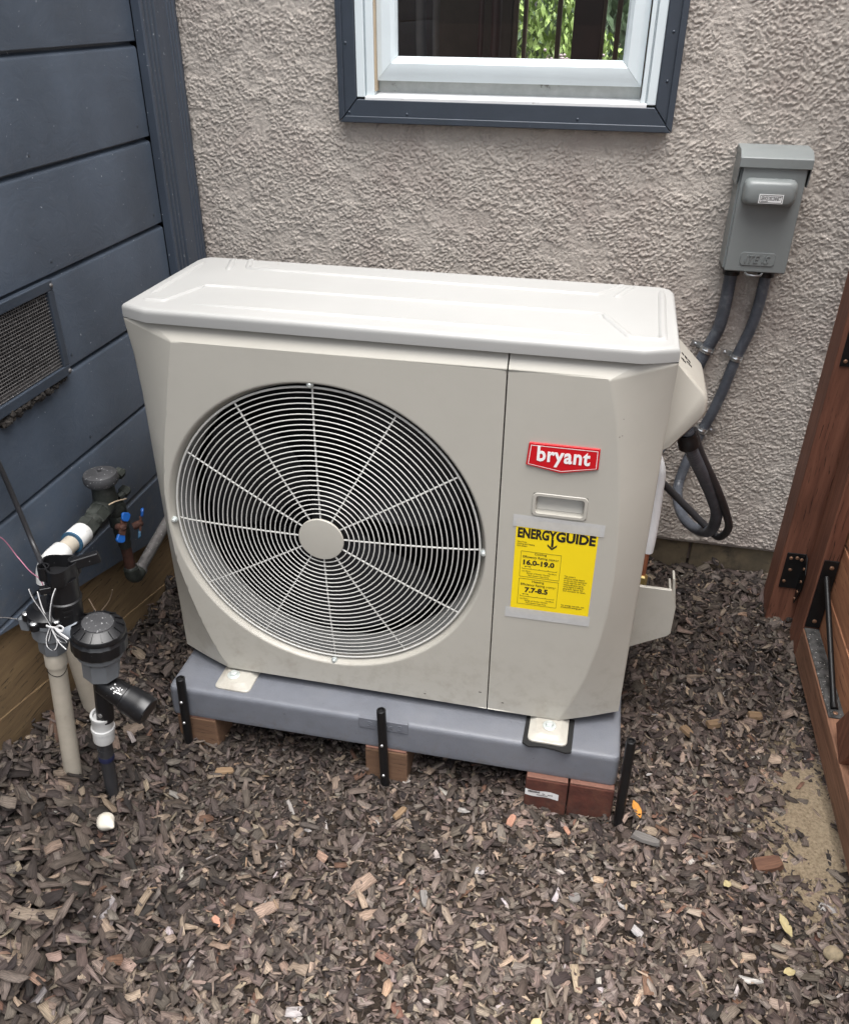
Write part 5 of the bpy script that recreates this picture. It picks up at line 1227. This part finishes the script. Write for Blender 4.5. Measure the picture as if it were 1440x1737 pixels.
# ------------------------------------------------------------------ gate
def build_gate():
    def plate(mb, pts, fn, d0, d1): mb.prism(pts, fn, d0, d1)
    p = thing('gate_post', (.90,-.145,0), 'thick dark redwood post at the right end of the stucco wall', 'post')
    x0, x1, y0, y1 = .853, .9065, -.189, -.10
    mb = MB(); mb.box((x0,y0,-.25),(x1+.036,y1,2.0)); mb.build('timber', MT['redwood'], p, bevel=.005)
    def hinge(z0, z1, low):
        mb = MB(); mb.prism([(.8625,z0),(.9075,z0),(.9075,z1),(.8625,z1)], lambda u, v, d: (u, d, v), y0-.0032, y0-.0002)
        h = mb.build('bracket', MT['plate'], p, bevel=.0008)
        mb = MB(); mb.prism([(y0-.003,z0-.030),(y0-.012,z0-.038),(y0-.040,z0+.02),(y0-.040,z1-.035),(y0-.018,z1),(y0-.003,z1)], lambda u, v, d: (d, u, v), .9040, .9070); mb.build('bracket_wing', MT['plate'], h, bevel=.0008)
        for (u, v) in ((.873,z1-.014),(.887,z1-.012),(.878,z0+.055),(.871,z0+.020),(.898,z1-.016)) if low else ((.872,z0+.012),(.872,z1-.012)):
            mb = MB(); mb.lathe([(.0045,0),(.0045,.0012),(.003,.0024)], (u,y0-.0032,v), (0,-1,0), seg=10); mb.build('screw', MT['screw'], h, smooth=40)
        if low:
            for (u, v) in ((y0-.022,z1-.030),(y0-.026,z1-.065),(y0-.020,z1-.10),(y0-.013,z0-.022)):
                mb = MB(); mb.lathe([(.0042,0),(.0042,.0012),(.003,.0022)], (.9040,u,v), (-1,0,0), seg=10); mb.build('screw', MT['screw'], h, smooth=40)
    hinge(.135, .238, True); hinge(.722, .800, False); hinge(1.40, 1.48, False)
    g = thing('gate', (.93,-.9,0), 'redwood gate with horizontal boards and a corner brace', 'gate')
    gx0, gx1 = .9095, .9475; ga, gb = -.2135, -1.62
    mb = MB(); mb.box((gx0,ga-.088,.012),(gx1,ga,1.75)); mb.build('stile', MT['redwood'], g, bevel=.004)
    mb = MB(); mb.box((gx0,gb,.012),(gx1,gb+.088,1.75)); mb.build('stile', MT['redwood'], g, bevel=.004)
    mb = MB(); mb.box((gx0+.0008,gb+.0885,.013),(gx1-.0005,ga-.0885,.100)); mb.build('rail', MT['redwoody'], g, bevel=.004)
    mb = MB(); mb.box((gx0+.0008,gb+.0885,1.66),(gx1-.0005,ga-.0885,1.748)); mb.build('rail', MT['redwoody'], g, bevel=.004)
    mb = MB(); mb.bar((.9285,-.69,.085),(.9285,-1.50,1.66), .034, .088, upv=(1,0,0)); 
    mb2 = MB(); d = Vector((0,-.81,1.575)).normalized(); mb2.obox((.9285,-1.09,.877), ((1,0,0), d, Vector((1,0,0)).cross(d)), (.0175,.86,.044)); mb2.build('brace', MT['redwood'], g, bevel=.003)
    z = .020; k = 0
    bx = .9490
    edges = [.022, .200, .338, .478, .618, .758, .898, 1.038, 1.178, 1.318, 1.458, 1.598, 1.738]
    for a, b in zip(edges[:-1], edges[1:]):
        mb = MB(); mb.box((bx+.0008*(k % 3), gb-.02, a), (bx+.019, ga+.010, b-.006)); mb.build('board', MT['redboard'], g, bevel=.002); k += 1
    # corner brace: two plates and a rod
    mb = MB(); mb.box((gx0+.004,ga-.0918,.106),(gx1-.001,ga-.0884,.298)); pl = mb.build('corner_plate', MT['plate'], g, bevel=.0008)
    mb = MB(); mb.box((gx0+.004,-.610,.1002),(gx1-.001,ga-.0925,.1036)); pl2 = mb.build('corner_plate', MT['platedust'], g, bevel=.0008, label='dusty lower plate')
    mb = MB(); mb.tube([(.927,ga-.095,.255),(.929,-.572,.108)], .0062, seg=14); mb.tube([(.929,-.572,.108),(.929,-.585,.1045)], .008, seg=12); mb.build('brace_rod', MT['plate'], g, smooth=50)
    for par, c, ax in ((pl,(.933,ga-.0920,.280),(0,-1,0)),(pl,(.931,ga-.0920,.125),(0,-1,0)),(pl2,(.929,-.597,.1037),(0,0,1))):
        mb = MB(); mb.lathe([(.0052,0),(.0052,.0014),(.0035,.0026)], c, ax, seg=10); mb.build('screw', MT['screw'], par, smooth=40)
build_gate()

# ------------------------------------------------------------------ single things lying on the mulch
def pebble(name, x, y, r, m, label, squash=(1,.8,.75), seed=0, nub=None):
    bm = bmesh.new(); bmesh.ops.create_icosphere(bm, subdivisions=3, radius=r); q = random.Random(seed)
    off = Vector((q.random()*9, q.random()*9, 0))
    from mathutils import noise
    for v in bm.verts:
        n = noise.noise(v.co/r*1.1+off); v.co *= 1+.16*n+.04*noise.noise(v.co/r*4+off)
        v.co = Vector((v.co.x*squash[0], v.co.y*squash[1], v.co.z*squash[2]))
        if nub and v.co.x > r*.45: v.co.y *= .62; v.co.z *= .6; v.co.x += .2*r
    me = bpy.data.meshes.new(name); bm.to_mesh(me); bm.free(); me.shade_smooth(); me.materials.append(MT[m])
    o = bpy.data.objects.new(name, me); COL.objects.link(o); o.location = (x, y, top_at(x, y)+r*squash[2]*.72); o.rotation_euler = (0, 0, q.uniform(-.4,.4))
    return tag(o, label, 'stone')
pebble('stone', -.474, -1.128, .0195, 'stone', 'smooth pale cream stone lying on dark mulch', (1,.85,.85), 2, nub=True)
pebble('stone', .866, -1.075, .016, 'stone2', 'buff rounded stone at the lower right edge', (1,.85,.7), 5)

def leaf(x, y, L, W, rz, m, label, curl=.25):
    mb = MB(); n = 9; vs = []; z0 = top_at(x, y)+.009; c, s = math.cos(rz), math.sin(rz)
    for i in range(n):
        u = -L/2+L*i/(n-1); wd = W/2*math.sin(math.pi*min(.99, max(.03, i/(n-1))))**.8
        for k, v in enumerate((-wd, -wd*.5, 0, wd*.5, wd)):
            vs.append((x+u*c-v*s, y+u*s+v*c, z0+abs(v)*curl*1.4+.12*u*u/L*curl*8+.001*math.sin(i*2+k)))
    mb.add(vs, [(i*5+k, i*5+k+1, (i+1)*5+k+1, (i+1)*5+k) for i in range(n-1) for k in range(4)])
    o = mb.build('leaf', MT[m], recalc=False); o.data.shade_smooth(); md = o.modifiers.new('thickness', 'SOLIDIFY'); md.thickness = .0006
    tag(o, label, 'leaf')
leaf(.531,-.850,.044,.017,R(-72),'leafor','bright orange curled leaf by the pad right corner')
leaf(.795,-1.033,.046,.017,R(-72),'leafye','long pale yellow leaf on the mulch at lower right')
leaf(.787,-1.124,.022,.015,R(20),'leafye','small crumpled yellow leaf below the long yellow one')
leaf(.700,-.968,.017,.015,R(40),'leafye','tiny round yellow leaf left of the big red wood block')
leaf(.374,-1.296,.026,.018,R(60),'leafye','yellow leaf scrap at the bottom edge of the photo')

def chunk(x, y, L, W, T, rz, m, label, tilt=(0,0)):
    q = random.Random(int((x+2)*1000)); mb = MB()
    o = [(-1,-.8),(-.3,-1),(.6,-.9),(1,-.6),(1.0,.5),(.7,.9),(-.2,1),(-.9,.85)]
    o = [(a*L/2*(1+q.gauss(0,.06)), b*W/2*(1+q.gauss(0,.10))) for a, b in o]
    mb.prism(o, lambda u, v, d: (u, v, d), 0, T)
    for i in range(8, 16):
        a, b, c = mb.v[i]; mb.v[i] = (a*.9, b*.82, c*(1+q.gauss(0,.12)))
    ob = mb.build('wood_chunk', MT[m], bevel=.0012)
    ob.location = (x, y, top_at(x, y)+.0015); ob.rotation_euler = (tilt[0], tilt[1], rz)
    tag(ob, label, 'wood chip')
chunk(.779,-.905,.058,.034,.016,R(22),'chunk','big reddish brown bark block beside the sandy bare patch',(.12,-.1))
chunk(.706,-.552,.036,.022,.012,R(20),'chunktan','tan wood chunk right of the pad on the dark mulch')
chunk(.646,-.583,.034,.020,.010,R(-50),'chunktan','tan wood chunk nearest the right side of the pad')
chunk(.801,-.505,.032,.024,.008,R(10),'chunktan','pale brown flake of bark near the gate post')
chunk(.286,-.902,.032,.016,.004,R(75),'chunkpink','peach coloured chip in front of the stickered red paver')
chunk(.396,-.900,.030,.010,.004,R(-60),'chunkpink','narrow cream chip in front of the plain red paver')
chunk(.551,-.903,.056,.020,.010,R(-12),'chunkgrey','grey weathered bark piece below the orange leaf')
chunk(.421,-1.053,.024,.018,.004,R(35),'chunkgrey','pale silver grey chip in the middle of the open mulch')
chunk(-.200,-1.243,.030,.013,.004,R(-30),'chunkpink','pinkish chip on the open mulch at lower left')
chunk(.060,-.935,.040,.016,.006,R(60),'chunktan','light tan chip in front of the middle paver')
chunk(-.335,-.905,.045,.018,.006,R(15),'chunktan','long light tan chip in front of the left paver')
chunk(.150,-1.113,.036,.016,.005,R(-70),'chunkgrey','grey splinter lying in front of the unit')
